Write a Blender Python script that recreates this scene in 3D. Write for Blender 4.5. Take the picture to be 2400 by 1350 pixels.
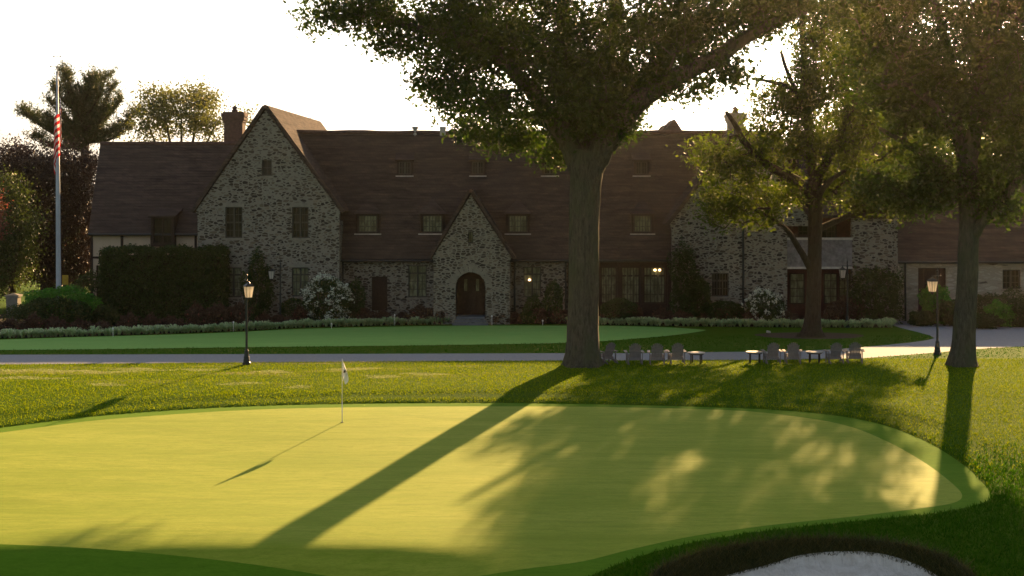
import bpy, math, random
import numpy as np
from mathutils import Vector, geometry
random.seed(7); rng = np.random.default_rng(11)
R = math.radians
for o in list(bpy.data.objects): bpy.data.objects.remove(o)
scene = bpy.context.scene
col = scene.collection
# ------------------------------------------------------------------ camera, sky, sun, exposure
F = 3600.0; HOR = 420.0; CX = 1200.0; H = 8.6          # focal length and horizon in photo pixels (2400 wide), eye height in metres
cam_d = bpy.data.cameras.new('camera'); cam = bpy.data.objects.new('camera', cam_d); col.objects.link(cam)
cam.location = (0, 0, H); cam.rotation_euler = (R(90), 0, 0)
cam_d.sensor_width = 36; cam_d.lens = F / 2400 * 36; cam_d.shift_y = (HOR - 675) / 2400
cam_d.clip_end = 5000; cam_d.clip_start = .1
scene.camera = cam
SUN_EL, SUN_AZ = 16.6, 17.9
wd = bpy.data.worlds.new('World'); scene.world = wd; wd.use_nodes = True
wn = wd.node_tree; wn.nodes.clear()
sky = wn.nodes.new('ShaderNodeTexSky'); sky.sky_type = 'NISHITA'; sky.sun_disc = False
sky.sun_elevation = R(SUN_EL); sky.sun_rotation = R(SUN_AZ); sky.air_density = 1.0; sky.dust_density = 2.0; sky.ozone_density = 1.0
bg = wn.nodes.new('ShaderNodeBackground'); bg.inputs[1].default_value = .05
wo = wn.nodes.new('ShaderNodeOutputWorld'); bw = wn.nodes.new('ShaderNodeRGBToBW'); wn.links.new(sky.outputs[0], bw.inputs[0])
mxs = wn.nodes.new('ShaderNodeMix'); mxs.data_type = 'RGBA'; mxs.inputs[0].default_value = .55   # sky colour mixed towards grey, paler than a clear sky
wn.links.new(sky.outputs[0], mxs.inputs[6]); wn.links.new(bw.outputs[0], mxs.inputs[7]); wn.links.new(mxs.outputs[2], bg.inputs[0]); wn.links.new(bg.outputs[0], wo.inputs[0])
ld = bpy.data.lights.new('sun', 'SUN'); ld.energy = 5.0; ld.angle = R(.6); ld.color = (1, .62, .28)
sun = bpy.data.objects.new('sun', ld); col.objects.link(sun)
sd = Vector((math.sin(R(SUN_AZ)) * math.cos(R(SUN_EL)), math.cos(R(SUN_AZ)) * math.cos(R(SUN_EL)), math.sin(R(SUN_EL))))
sun.rotation_euler = sd.to_track_quat('Z', 'Y').to_euler(); sun.location = (30, 60, 60)
scene.view_settings.view_transform = 'Standard'; scene.view_settings.look = 'None'
scene.view_settings.gamma = 1; scene.view_settings.exposure = 1.8
scene.render.resolution_x = 1024; scene.render.resolution_y = 576

# ------------------------------------------------------------------ helpers
def tag(o, label=None, cat=None, group=None, kind=None):
    if label: o['label'] = label
    if cat: o['category'] = cat
    if group: o['group'] = group
    if kind: o['kind'] = kind
    return o
def empty(name, loc, rz=0):
    o = bpy.data.objects.new(name, None); col.objects.link(o); o.location = loc; o.rotation_euler = (0, 0, rz); o.empty_display_size = .3
    return o
def dup(root, loc, rz=None, sc=None):
    r = root.copy(); col.objects.link(r); r.location = loc
    if rz is not None: r.rotation_euler = (0, 0, rz)
    if sc is not None: r.scale = (sc,) * 3 if not hasattr(sc, '__len__') else sc
    for ch in list(root.children):
        c = ch.copy(); col.objects.link(c); c.parent = r
        for g in list(ch.children):
            d = g.copy(); col.objects.link(d); d.parent = c
    return r
def W(x, y, D): return Vector(((x - CX) * D / F, D, H + (HOR - y) * D / F))   # a photo pixel at a distance, as a point of the site plan
class MB:
    def __init__(s): s.v = []; s.f = []
    def poly(s, pts):
        b = len(s.v); s.v += [tuple(p) for p in pts]; s.f.append(tuple(range(b, b + len(pts))))
    def box8(s, p):
        b = len(s.v); s.v += [tuple(q) for q in p]
        for f in ((0, 3, 2, 1), (4, 5, 6, 7), (0, 1, 5, 4), (1, 2, 6, 5), (2, 3, 7, 6), (3, 0, 4, 7)): s.f.append(tuple(b + i for i in f))
    def box(s, x0, x1, y0, y1, z0, z1):
        s.box8([(x0, y0, z0), (x1, y0, z0), (x1, y1, z0), (x0, y1, z0), (x0, y0, z1), (x1, y0, z1), (x1, y1, z1), (x0, y1, z1)])
    def slab(s, pts, t, d=None):
        pts = [Vector(p) for p in pts]
        if d is None: d = (pts[1] - pts[0]).cross(pts[2] - pts[0]).normalized()
        n = len(pts); b = len(s.v); d = Vector(d) * t
        s.v += [tuple(p) for p in pts] + [tuple(p - d) for p in pts]
        s.f.append(tuple(b + i for i in range(n))); s.f.append(tuple(b + n + i for i in reversed(range(n))))
        for i in range(n): j = (i + 1) % n; s.f.append((b + i, b + n + i, b + n + j, b + j))
    def tube(s, pts, rad, n=10, lobes=None, cap=True):
        pts = [Vector(p) for p in pts]; b = len(s.v); up = Vector((.3, 1, .1)).normalized(); L = 0
        for i, p in enumerate(pts):
            t = (pts[min(i + 1, len(pts) - 1)] - pts[max(i - 1, 0)]).normalized()
            u = t.cross(up)
            if u.length < .05: u = t.cross(Vector((1, 0, 0)))
            u.normalize(); w = u.cross(t).normalized()
            if i: L += (p - pts[i - 1]).length
            for k in range(n):
                a = 2 * math.pi * k / n; r = rad[i]
                if lobes: r *= lobes(a, L)
                s.v.append(tuple(p + u * (math.cos(a) * r) + w * (math.sin(a) * r)))
        for i in range(len(pts) - 1):
            for k in range(n):
                a = b + i * n + k; c = b + i * n + (k + 1) % n
                s.f.append((a, c, c + n, a + n))
        if cap:
            s.f.append(tuple(b + k for k in reversed(range(n)))); e = b + (len(pts) - 1) * n; s.f.append(tuple(e + k for k in range(n)))
    def lathe(s, prof, c=(0, 0, 0), n=12):
        s.tube([(c[0], c[1], c[2] + z) for r, z in prof], [max(r, .001) for r, z in prof], n)
    def build(s, name, m, parent=None, smooth=False, label=None):
        me = bpy.data.meshes.new(name); me.from_pydata(s.v, [], s.f); me.materials.append(m)
        if smooth: me.polygons.foreach_set('use_smooth', [True] * len(me.polygons))
        me.update(); o = bpy.data.objects.new(name, me); col.objects.link(o)
        if parent: o.parent = parent
        if label: o['label'] = label
        return o
# a lathe along z must keep its rings level: tube() handles it since the tangent is vertical
def np_mesh(name, verts, faces_flat, k, m, parent=None, tint=None, smooth=False):
    me = bpy.data.meshes.new(name); nv = len(verts); nf = len(faces_flat) // k
    me.vertices.add(nv); me.vertices.foreach_set('co', verts.astype(np.float32).ravel())
    me.loops.add(nf * k); me.loops.foreach_set('vertex_index', faces_flat.astype(np.int32))
    me.polygons.add(nf); me.polygons.foreach_set('loop_start', np.arange(0, nf * k, k, dtype=np.int32))
    try: me.polygons.foreach_set('loop_total', np.full(nf, k, dtype=np.int32))
    except Exception: pass
    if tint is not None:
        a = me.attributes.new('tint', 'FLOAT', 'POINT'); a.data.foreach_set('value', tint.astype(np.float32))
    me.materials.append(m); me.update(calc_edges=True)
    if smooth: me.polygons.foreach_set('use_smooth', [True] * nf)
    o = bpy.data.objects.new(name, me); col.objects.link(o)
    if parent: o.parent = parent
    return o
def leaves(name, C, size, m, parent=None, aspect=.55, up=.0, tint=None, var=.35):
    C = np.asarray(C, float); n = len(C)
    a = rng.normal(size=(n, 3)); a /= np.linalg.norm(a, axis=1)[:, None]
    nn = rng.normal(size=(n, 3)); nn[:, 2] += up; b = np.cross(a, nn); b /= np.linalg.norm(b, axis=1)[:, None] + 1e-9
    L = (size * (1 + var * rng.normal(size=n)).clip(.4, 2))[:, None]
    t = rng.random(n) if tint is None else tint
    V = np.stack([C - a * L / 2, C + b * L * aspect / 2, C + a * L / 2, C - b * L * aspect / 2], 1).reshape(-1, 3)
    return np_mesh(name, V, np.arange(4 * n), 4, m, parent, np.repeat(t, 4))
def blades(name, P, h, w, m, parent=None, lean=.35, tint=None):
    P = np.asarray(P, float); n = len(P); th = rng.random(n) * 2 * np.pi
    d = np.stack([np.cos(th), np.sin(th), np.zeros(n)], 1); hh = (h * (1 + .4 * rng.normal(size=n)).clip(.3, 2))[:, None]
    top = P + np.concatenate([rng.normal(size=(n, 2)) * lean, np.ones((n, 1))], 1) * hh
    V = np.stack([P - d * w / 2, P + d * w / 2, top], 1).reshape(-1, 3)
    t = rng.random(n) if tint is None else tint
    return np_mesh(name, V, np.arange(3 * n), 3, m, parent, np.repeat(t, 3))

# ------------------------------------------------------------------ materials
class NT:
    def __init__(s, name):
        s.m = bpy.data.materials.new(name); s.m.use_nodes = True; s.t = s.m.node_tree; s.t.nodes.clear()
        s.o = s.t.nodes.new('ShaderNodeOutputMaterial')
    def n(s, typ, **k):
        x = s.t.nodes.new('ShaderNode' + typ)
        for a, v in k.items():
            if a.startswith('i_'): 
                key = a[2:]; key = int(key) if key.isdigit() else key.replace('_', ' ')
                x.inputs[key].default_value = v
            else: setattr(x, a, v)
        return x
    def l(s, a, b): s.t.links.new(a, b)
    def coord(s, scale=(1, 1, 1), kind='Object'):
        c = s.n('TexCoord'); m = s.n('Mapping'); m.inputs['Scale'].default_value = scale; s.l(c.outputs[kind], m.inputs[0]); return m.outputs[0]
    def noise(s, vec, scale, detail=4, rough=.6, dist=0):
        x = s.n('TexNoise'); x.inputs['Scale'].default_value = scale; x.inputs['Detail'].default_value = detail
        x.inputs['Roughness'].default_value = rough; x.inputs['Distortion'].default_value = dist; s.l(vec, x.inputs['Vector']); return x.outputs['Fac']
    def ramp(s, fac, stops, interp='LINEAR'):
        x = s.n('ValToRGB'); x.color_ramp.interpolation = interp; e = x.color_ramp.elements
        while len(e) < len(stops): e.new(.5)
        for q, (p, c) in zip(e, stops): q.position = p; q.color = (*c, 1) if len(c) == 3 else c
        s.l(fac, x.inputs[0]); return x.outputs[0]
    def mix(s, fac, a, b, blend='MIX'):
        x = s.n('Mix', data_type='RGBA', blend_type=blend)
        for i, v in ((0, fac), (6, a), (7, b)):
            if isinstance(v, (int, float)): x.inputs[i].default_value = v
            elif isinstance(v, tuple): x.inputs[i].default_value = (*v, 1)
            else: s.l(v, x.inputs[i])
        return x.outputs[2]
    def bsdf(s, color, rough=.8, spec=.3, bump=None, bstr=.3, bdist=.02, metal=0, sheen=0):
        p = s.n('BsdfPrincipled'); p.inputs['Roughness'].default_value = rough; p.inputs['Specular IOR Level'].default_value = spec; p.inputs['Metallic'].default_value = metal
        if sheen: p.inputs['Sheen Weight'].default_value = sheen; p.inputs['Sheen Roughness'].default_value = .5
        if isinstance(color, tuple): p.inputs['Base Color'].default_value = (*color, 1)
        else: s.l(color, p.inputs['Base Color'])
        if bump is not None:
            b = s.n('Bump'); b.inputs['Strength'].default_value = bstr; b.inputs['Distance'].default_value = bdist; s.l(bump, b.inputs['Height']); s.l(b.outputs[0], p.inputs['Normal'])
        s.l(p.outputs[0], s.o.inputs[0]); return p
def leafmat(name, c1, c2, trans=.45, tcol=None, spec=.25, rough=.55):
    k = NT(name); a = k.n('Attribute', attribute_name='tint'); c = k.mix(a.outputs['Fac'], c1, c2)
    p = k.bsdf(c, rough, spec); t = k.n('BsdfTranslucent')
    tc = k.mix(1.0, c, tcol or (1.6, 1.5, .6), 'MULTIPLY'); k.l(tc, t.inputs[0])
    m = k.n('MixShader'); m.inputs[0].default_value = trans; k.l(p.outputs[0], m.inputs[1]); k.l(t.outputs[0], m.inputs[2]); k.l(m.outputs[0], k.o.inputs[0])
    return k.m
def plain(name, c, rough=.6, spec=.3, var=.25, sc=3, bump=.1, metal=0):
    k = NT(name); v = k.coord(); n = k.noise(v, sc, 5)
    cc = k.ramp(n, [(.3, tuple(x * (1 - var) for x in c)), (.7, tuple(min(1, x * (1 + var)) for x in c))])
    k.bsdf(cc, rough, spec, n, bump, .01, metal); return k.m
M = {}
def grassmat(name, ca, cb, cc, sx=.35, sy=1.1, fine=9.0, bstr=.5, sheen=.0, dry=None, rough=1.0, spec=.03, roll=0):
    k = NT(name); v = k.coord((sx, sy, 1)); f = k.coord()
    big = k.noise(v, .6, 5, .6, .6); sm = k.noise(v, fine, 4, .75); mid = k.noise(k.coord((sx * .5, sy * 1.2, 1)), 2.2, 4, .65)
    c = k.mix(k.ramp(big, [(.35, (0, 0, 0)), (.68, (1, 1, 1))]), ca, cb)
    c = k.mix(k.ramp(sm, [(.45, (0, 0, 0)), (.72, (1, 1, 1))]), c, cc)
    c = k.mix(k.ramp(mid, [(.5, (0, 0, 0)), (.8, (.5, .5, .5))]), c, tuple(x * .7 for x in ca))
    if dry:
        g = k.n('SeparateXYZ'); cd = k.n('TexCoord'); k.l(cd.outputs['Object'], g.inputs[0])
        mr = k.n('MapRange'); mr.inputs[1].default_value = 62; mr.inputs[2].default_value = 70; k.l(g.outputs[1], mr.inputs[0])
        mx = k.n('MapRange'); mx.inputs[1].default_value = 2; mx.inputs[2].default_value = -8; k.l(g.outputs[0], mx.inputs[0])
        lt = k.n('MapRange'); lt.inputs[1].default_value = 72; lt.inputs[2].default_value = 70.6; k.l(g.outputs[1], lt.inputs[0])
        pn = k.noise(k.coord((.22, .75, 1)), .85, 5, .65); pr = k.ramp(pn, [(.5, (0, 0, 0)), (.62, (1, 1, 1))])
        mu = k.n('Math', operation='MULTIPLY'); k.l(mr.outputs[0], mu.inputs[0]); k.l(mx.outputs[0], mu.inputs[1])
        m2 = k.n('Math', operation='MULTIPLY'); k.l(mu.outputs[0], m2.inputs[0]); k.l(pr, m2.inputs[1])
        m3 = k.n('Math', operation='MULTIPLY'); k.l(m2.outputs[0], m3.inputs[0]); k.l(lt.outputs[0], m3.inputs[1]); c = k.mix(m3.outputs[0], c, dry)
    nap = k.noise(k.coord((1.2, 5, 1)), 7, 5, .8); c = k.mix(k.ramp(nap, [(.38, (0, 0, 0)), (.62, (.45, .45, .45))]), c, tuple(x * .68 for x in ca))
    hgt = sm
    if roll:   # faint rolls and nap of the mown turf
        rl = k.noise(k.coord((.25, .8, 1)), 1.1, 3, .5); ml = k.n('Math', operation='MULTIPLY_ADD'); ml.inputs[1].default_value = 6 * roll; k.l(rl, ml.inputs[0]); k.l(sm, ml.inputs[2]); hgt = ml.outputs[0]
    k.bsdf(c, rough, spec, hgt, bstr, .03, 0, sheen); return k.m
M['green'] = grassmat('green_turf', (.285, .37, .030), (.40, .45, .055), (.235, .335, .022), rough=.85, spec=.09, sx=.3, sy=1.5, fine=5, bstr=.15, roll=.5)
M['fringe'] = grassmat('fringe_turf', (.12, .25, .016), (.17, .30, .022), (.10, .21, .012), bstr=.25, sx=.3, sy=1.3, roll=.3)
M['lawn'] = grassmat('lawn_turf', (.042, .105, .003), (.06, .13, .004), (.10, .17, .006), fine=14, bstr=.8, dry=(.50, .42, .22))
M['practice'] = grassmat('practice_turf', (.25, .47, .12), (.30, .53, .14), (.22, .42, .10), bstr=.1)
M['face'] = grassmat('bunker_face_turf', (.035, .045, .012), (.05, .05, .016), (.07, .06, .025), fine=12)
M['asphalt'] = plain('asphalt', (.25, .262, .30), .9, .2, .15, 6, .3)
k = NT('bunker_sand'); n_ = k.noise(k.coord((1, 1, 1)), 2.2, 6, .7, .8); n2_ = k.noise(k.coord((3, .7, 1)), 4, 3, .5, 1.5)
k.bsdf(k.mix(k.ramp(n_, [(.35, (0, 0, 0)), (.7, (1, 1, 1))]), (.60, .56, .49), (.80, .76, .70)), 1, .05, n2_, 1, .06); M['sand'] = k.m
M['mulch'] = plain('mulch', (.07, .05, .04), .95, .1, .4, 12, .8)
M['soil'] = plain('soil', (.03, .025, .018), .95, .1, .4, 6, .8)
M['step'] = plain('bluestone', (.14, .15, .17), .7, .3, .2, 2, .2)
# rubble stone wall
def stonemat(name, mortar, stones, sc=(3.1, 3.1, 6.6), paint=None):
    k = NT(name); v = k.coord(sc)
    dn = k.n('TexNoise'); dn.inputs['Scale'].default_value = 1.3; dn.inputs['Detail'].default_value = 3; k.l(v, dn.inputs['Vector'])
    ad = k.n('VectorMath', operation='MULTIPLY_ADD'); k.l(dn.outputs['Color'], ad.inputs[0]); ad.inputs[1].default_value = (.5, .5, .5); k.l(v, ad.inputs[2])
    e = k.n('TexVoronoi', feature='DISTANCE_TO_EDGE'); e.inputs['Scale'].default_value = 1; e.inputs['Randomness'].default_value = .95; k.l(ad.outputs[0], e.inputs['Vector'])
    c = k.n('TexVoronoi', feature='F1'); c.inputs['Scale'].default_value = 1; c.inputs['Randomness'].default_value = .95; k.l(ad.outputs[0], c.inputs['Vector'])
    sp = k.n('SeparateColor'); k.l(c.outputs['Color'], sp.inputs[0])
    st = k.ramp(sp.outputs[0], stones)
    # stones of different sizes: the joint width varies from stone to stone
    jw = k.n('MapRange'); jw.inputs[3].default_value = .04; jw.inputs[4].default_value = .17; k.l(sp.outputs[1], jw.inputs[0])
    lt = k.n('Math', operation='SUBTRACT'); k.l(e.outputs['Distance'], lt.inputs[0]); k.l(jw.outputs[0], lt.inputs[1])
    ms = k.ramp(lt.outputs[0], [(0.0, (0, 0, 0)), (.05, (1, 1, 1))])
    nz = k.noise(v, 4, 5, .7); st = k.mix(.5, st, k.ramp(nz, [(.3, (.3, .3, .3)), (.7, (.8, .8, .8))]), 'OVERLAY')
    mo = k.mix(k.noise(k.coord((.3, .3, .3)), 1, 4), mortar, tuple(x * .72 for x in mortar))
    colr = k.mix(ms, mo, st)
    k.bsdf(colr, .92, .15, ms, .5, .03); return k.m
M['stone'] = stonemat('rubble_stone', (.285, .268, .225), [(0, (.03, .024, .02)), (.4, (.06, .048, .036)), (.68, (.10, .08, .058)), (.86, (.16, .135, .10)), (1, (.24, .21, .165))])
M['painted'] = stonemat('painted_stone', (.36, .33, .27), [(0, (.08, .06, .05)), (.12, (.33, .30, .25)), (.5, (.36, .33, .27)), (1, (.40, .37, .31))], (1.4, 1.4, 4.5))
def roofmat():
    k = NT('roof_tile'); c = k.n('TexCoord'); s = k.n('SeparateXYZ'); k.l(c.outputs['Object'], s.inputs[0])
    a = k.n('Math', operation='ADD'); k.l(s.outputs[0], a.inputs[0]); k.l(s.outputs[1], a.inputs[1])
    cb = k.n('CombineXYZ'); k.l(a.outputs[0], cb.inputs[0]); k.l(s.outputs[2], cb.inputs[1])
    br = k.n('TexBrick'); br.offset = .5; br.inputs['Scale'].default_value = 1; br.inputs['Brick Width'].default_value = .42; br.inputs['Row Height'].default_value = .19
    br.inputs['Mortar Size'].default_value = .012; br.inputs['Color1'].default_value = (.062, .052, .048, 1); br.inputs['Color2'].default_value = (.082, .065, .060, 1); br.inputs['Mortar'].default_value = (.05, .036, .03, 1)
    k.l(cb.outputs[0], br.inputs['Vector'])
    m = k.n('Mapping'); m.inputs['Scale'].default_value = (.45, 3.2, 1); k.l(cb.outputs[0], m.inputs[0])
    n = k.noise(m.outputs[0], 1.1, 6, .7, .5); n2 = k.noise(k.coord((.25, .25, .25)), 1, 4)
    cc = k.mix(.75, br.outputs['Color'], k.ramp(n, [(.30, (.12, .12, .12)), (.5, (.5, .48, .48)), (.7, (.95, .86, .78))]), 'OVERLAY')
    cc = k.mix(k.ramp(n2, [(.4, (0, 0, 0)), (.7, (.55, .55, .55))]), cc, (.07, .056, .048))
    w = k.n('MapRange'); fr = k.n('Math', operation='FRACT'); dv = k.n('Math', operation='DIVIDE'); dv.inputs[1].default_value = .19; k.l(s.outputs[2], dv.inputs[0]); k.l(dv.outputs[0], fr.inputs[0])
    ad = k.n('Math', operation='ADD'); k.l(fr.outputs[0], ad.inputs[0]); k.l(n, ad.inputs[1])
    k.bsdf(cc, 1, .03, ad.outputs[0], .5, .05); return k.m
M['roof'] = roofmat()
M['brick'] = plain('chimney_brick', (.12, .075, .062), .95, .1, .3, 5, .4)
M['stonetrim'] = plain('dressed_stone', (.24, .22, .18), .85, .2, .2, 3, .3)
M['stucco'] = plain('stucco', (.55, .44, .32), .9, .15, .06, 2, .15)
M['timber'] = plain('dark_timber', (.035, .024, .018), .75, .25, .4, 6, .3)
M['steel'] = plain('window_steel', (.045, .042, .03), .5, .4, .2, 5, .05)
M['lead'] = plain('lead_sill', (.45, .43, .40), .6, .3, .2, 5, .1)
M['redwood'] = plain('oxblood_wood', (.075, .028, .02), .7, .3, .3, 5, .2)
M['greywood'] = plain('weathered_boards', (.20, .19, .20), .8, .2, .35, 4, .4)
def glass(name, c, c2, sc):
    k = NT(name); n = k.noise(k.coord((1, 1, .35)), sc, 3); k.bsdf(k.mix(k.ramp(n, [(.45, (0, 0, 0)), (.6, (1, 1, 1))]), c, c2), .12, .25); return k.m
M['glass'] = glass('window_glass', (.012, .011, .008), (.035, .032, .02), 1.5)
M['curtain_reflect'] = glass('curtain_reflect_glass', (.12, .13, .08), (.24, .26, .17), 4)  # curtains plus the lawn's olive reflection, put into the pane colour
M['black'] = plain('black_iron', (.012, .016, .014), .45, .5, .2, 8, .05)
M['grey'] = plain('grey_wood', (.20, .172, .165), .7, .3, .2, 9, .1)
M['tabletop'] = plain('table_paint', (.33, .31, .28), .5, .4, .1, 9, .1)
M['polepaint'] = plain('pole_paint', (.42, .46, .54), .45, .4, .08, 2, .03)
M['white'] = plain('white_cloth', (.8, .78, .76), .8, .2, .06, 6, .05)
k = NT('bulb_glow'); e = k.n('Emission'); e.inputs[0].default_value = (1, .62, .28, 1); e.inputs[1].default_value = 3; k.l(e.outputs[0], k.o.inputs[0]); M['glow'] = k.m
def lantern_glass():
    k = NT('frosted_glass'); p = k.bsdf((.85, .83, .78), .35, .5); t = k.n('BsdfTranslucent'); t.inputs[0].default_value = (.9, .86, .78, 1)
    m = k.n('MixShader'); m.inputs[0].default_value = .65; k.l(p.outputs[0], m.inputs[1]); k.l(t.outputs[0], m.inputs[2]); k.l(m.outputs[0], k.o.inputs[0]); return k.m
M['frost'] = lantern_glass()
def barkmat(name, c, c2, moss):
    k = NT(name); n = k.noise(k.coord((1, 1, .22)), 9, 6, .75, .7); n2 = k.noise(k.coord((.6, .6, .3)), 1.6, 4)
    cc = k.ramp(n, [(.32, tuple(x * .35 for x in c)), (.5, c), (.75, c2)]); cc = k.mix(k.ramp(n2, [(.45, (0, 0, 0)), (.65, (.7, .7, .7))]), cc, moss)
    k.bsdf(cc, .95, .12, n, 1.0, .09); return k.m
M['bark'] = barkmat('oak_bark', (.085, .078, .058), (.15, .14, .105), (.075, .092, .045))
M['bark_dark'] = barkmat('dark_bark', (.06, .045, .032), (.10, .08, .06), (.06, .055, .03))
M['oakleaf'] = leafmat('oak_leaves', (.025, .046, .010), (.050, .082, .013), .38, (1.6, 1.65, .35))
M['midleaf'] = leafmat('young_leaves', (.042, .070, .012), (.09, .12, .018), .5, (1.55, 1.5, .35))
M['pine'] = leafmat('pine_needles', (.04, .06, .028), (.07, .085, .035), .25)
M['copper'] = leafmat('copper_leaves', (.03, .019, .017), (.055, .034, .03), .15, (1.5, 1.1, .8))
M['litcopper'] = leafmat('sunlit_copper_leaves', (.09, .03, .025), (.22, .10, .07), .4, (1.6, 1.1, .9))  # copper beech foliage with the sun on it put into the colour
M['farleaf'] = leafmat('far_leaves', (.08, .095, .04), (.13, .14, .06), .45)
M['hedge'] = leafmat('hedge_leaves', (.020, .042, .010), (.042, .080, .017), .25)
M['bright'] = leafmat('bright_leaves', (.05, .16, .025), (.10, .30, .04), .4, (1.2, 1.5, .5))
M['shrub'] = leafmat('shrub_leaves', (.035, .055, .018), (.07, .10, .03), .3)
M['rose'] = leafmat('rose_leaves', (.05, .032, .022), (.11, .07, .05), .3, (1.4, 1.1, .8))
M['petal'] = leafmat('red_petals', (.28, .05, .04), (.45, .16, .13), .3, (1.2, 1, 1))
M['bloom'] = leafmat('white_petals', (.55, .60, .50), (.75, .78, .68), .3, (1.1, 1.1, 1))
M['lirio'] = leafmat('striped_border_leaves', (.36, .54, .24), (.82, .92, .62), .35, (1.2, 1.2, .8))
M['blade'] = leafmat('grass_blades', (.05, .12, .003), (.24, .32, .010), .4, (1.5, 1.3, .3), 0, 1)
M['blade_rough'] = leafmat('rough_blades', (.02, .085, .003), (.05, .13, .006), .35, (1.3, 1.3, .3), 0, 1)
M['blade_brown'] = leafmat('dry_blades', (.015, .032, .006), (.12, .105, .03), .3, (1.3, 1.1, .7))

# ------------------------------------------------------------------ ground
_pd = np.array([-200, 0, 20, 30, 35, 38.5, 41, 57, 61, 71.5, 104, 125, 160, 400, 2500])
_pz = np.array([-4.2, -4, -3.6, -2.8, -1.9, -1.25, -.95, -.12, 0, .03, -1.06, -1.1, -1.2, -4, -30])
_xs = np.arange(-200, 2500, .25); _zs = np.interp(_xs, _pd, _pz); _zs = np.convolve(np.pad(_zs, 4, 'edge'), np.ones(9) / 9, 'valid')
def prof(D): return np.interp(D, _xs, _zs)
def gpx(x, y, f=prof):
    D = F * H / (y - HOR)
    for _ in range(40): D = .5 * D + .5 * F * (H - float(f(D))) / (y - HOR)
    return ((x - CX) * D / F, D)
def smooth_loop(pts, n=6):
    out = []; N = len(pts)
    for i in range(N):
        p0, p1, p2, p3 = (np.array(pts[(i + j) % N], float) for j in (-1, 0, 1, 2))
        for t in np.arange(n) / n: out.append(tuple(.5 * ((2 * p1) + (-p0 + p2) * t + (2 * p0 - 5 * p1 + 4 * p2 - p3) * t * t + (-p0 + 3 * p1 - 3 * p2 + p3) * t ** 3)))
    return out
def region(px, n=6, smooth=True, f=prof): 
    g = [gpx(x, y, f) for x, y in px]
    return np.array(smooth_loop(g, n) if smooth else g)
PG = region([(-350, 1050), (-100, 1024), (0, 1013), (200, 986), (400, 971), (600, 961), (800, 956), (1100, 952), (1400, 953), (1700, 962), (1850, 976), (1980, 998), (2080, 1035), (2170, 1085), (2235, 1135), (2255, 1163), (2230, 1180), (2150, 1193), (2000, 1212), (1800, 1232), (1620, 1256), (1480, 1285), (1340, 1318), (1150, 1332), (900, 1324), (600, 1305), (300, 1289), (0, 1274), (-350, 1262)])
PF = region([(-380, 1034), (-100, 1010), (0, 1001), (200, 976), (400, 961), (600, 952), (800, 947), (1100, 944), (1400, 947), (1700, 956), (1900, 969), (2050, 992), (2160, 1030), (2250, 1083), (2305, 1133), (2322, 1162), (2300, 1180), (2200, 1203), (2000, 1224), (1820, 1242), (1650, 1266), (1520, 1296), (1430, 1328), (1360, 1362), (1250, 1420), (900, 1440), (0, 1440), (-380, 1430)])
PS = region([(1630, 1390), (1680, 1360), (1760, 1338), (1880, 1317), (2010, 1316), (2110, 1330), (2190, 1358), (2230, 1395), (2150, 1450), (1950, 1480), (1720, 1450), (1640, 1415)], f=lambda D: prof(D) - .40)
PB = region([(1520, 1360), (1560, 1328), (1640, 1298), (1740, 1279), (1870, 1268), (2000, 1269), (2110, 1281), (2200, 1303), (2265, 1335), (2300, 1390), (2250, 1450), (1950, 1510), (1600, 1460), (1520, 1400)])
PP = region([(-400, 775), (-100, 803), (0, 799), (150, 793), (300, 788), (500, 781), (700, 771), (900, 766), (1100, 763), (1300, 763), (1450, 764), (1560, 767), (1640, 772), (1650, 775), (1580, 786), (1500, 795), (1400, 804), (1300, 809), (1000, 815), (600, 820), (200, 826), (-100, 828), (-400, 826)])
ROAD = [gpx(x, y) for x, y in [(-900, 846), (-300, 841), (0, 839.5), (700, 838), (1300, 836), (1500, 836), (1700, 833), (1850, 831), (1960, 826), (2060, 816), (2130, 808), (2175, 800), (2190, 795), (2180, 787), (2150, 778), (2110, 768), (2085, 760), (2095, 752), (2120, 745), (2150, 755), (2250, 762), (2400, 767), (2700, 775), (3000, 800), (3000, 835), (2700, 820), (2500, 817), (2400, 818), (2300, 824), (2240, 830), (2150, 838), (2020, 848), (1800, 852), (1500, 853), (1000, 855), (600, 858), (0, 863), (-900, 875)]]
_rd = []
for a, b in zip(ROAD, ROAD[1:] + ROAD[:1]):
    L = math.hypot(a[0] - b[0], a[1] - b[1]); n = max(1, int(L / 1.5))
    _rd += [(a[0] + (b[0] - a[0]) * t / n, a[1] + (b[1] - a[1]) * t / n) for t in range(n)]
PR = np.array(_rd)
PM = region([(1768, 786), (1800, 781), (1900, 779), (1990, 782), (2025, 788), (1990, 795), (1900, 797), (1810, 793)])
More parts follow.
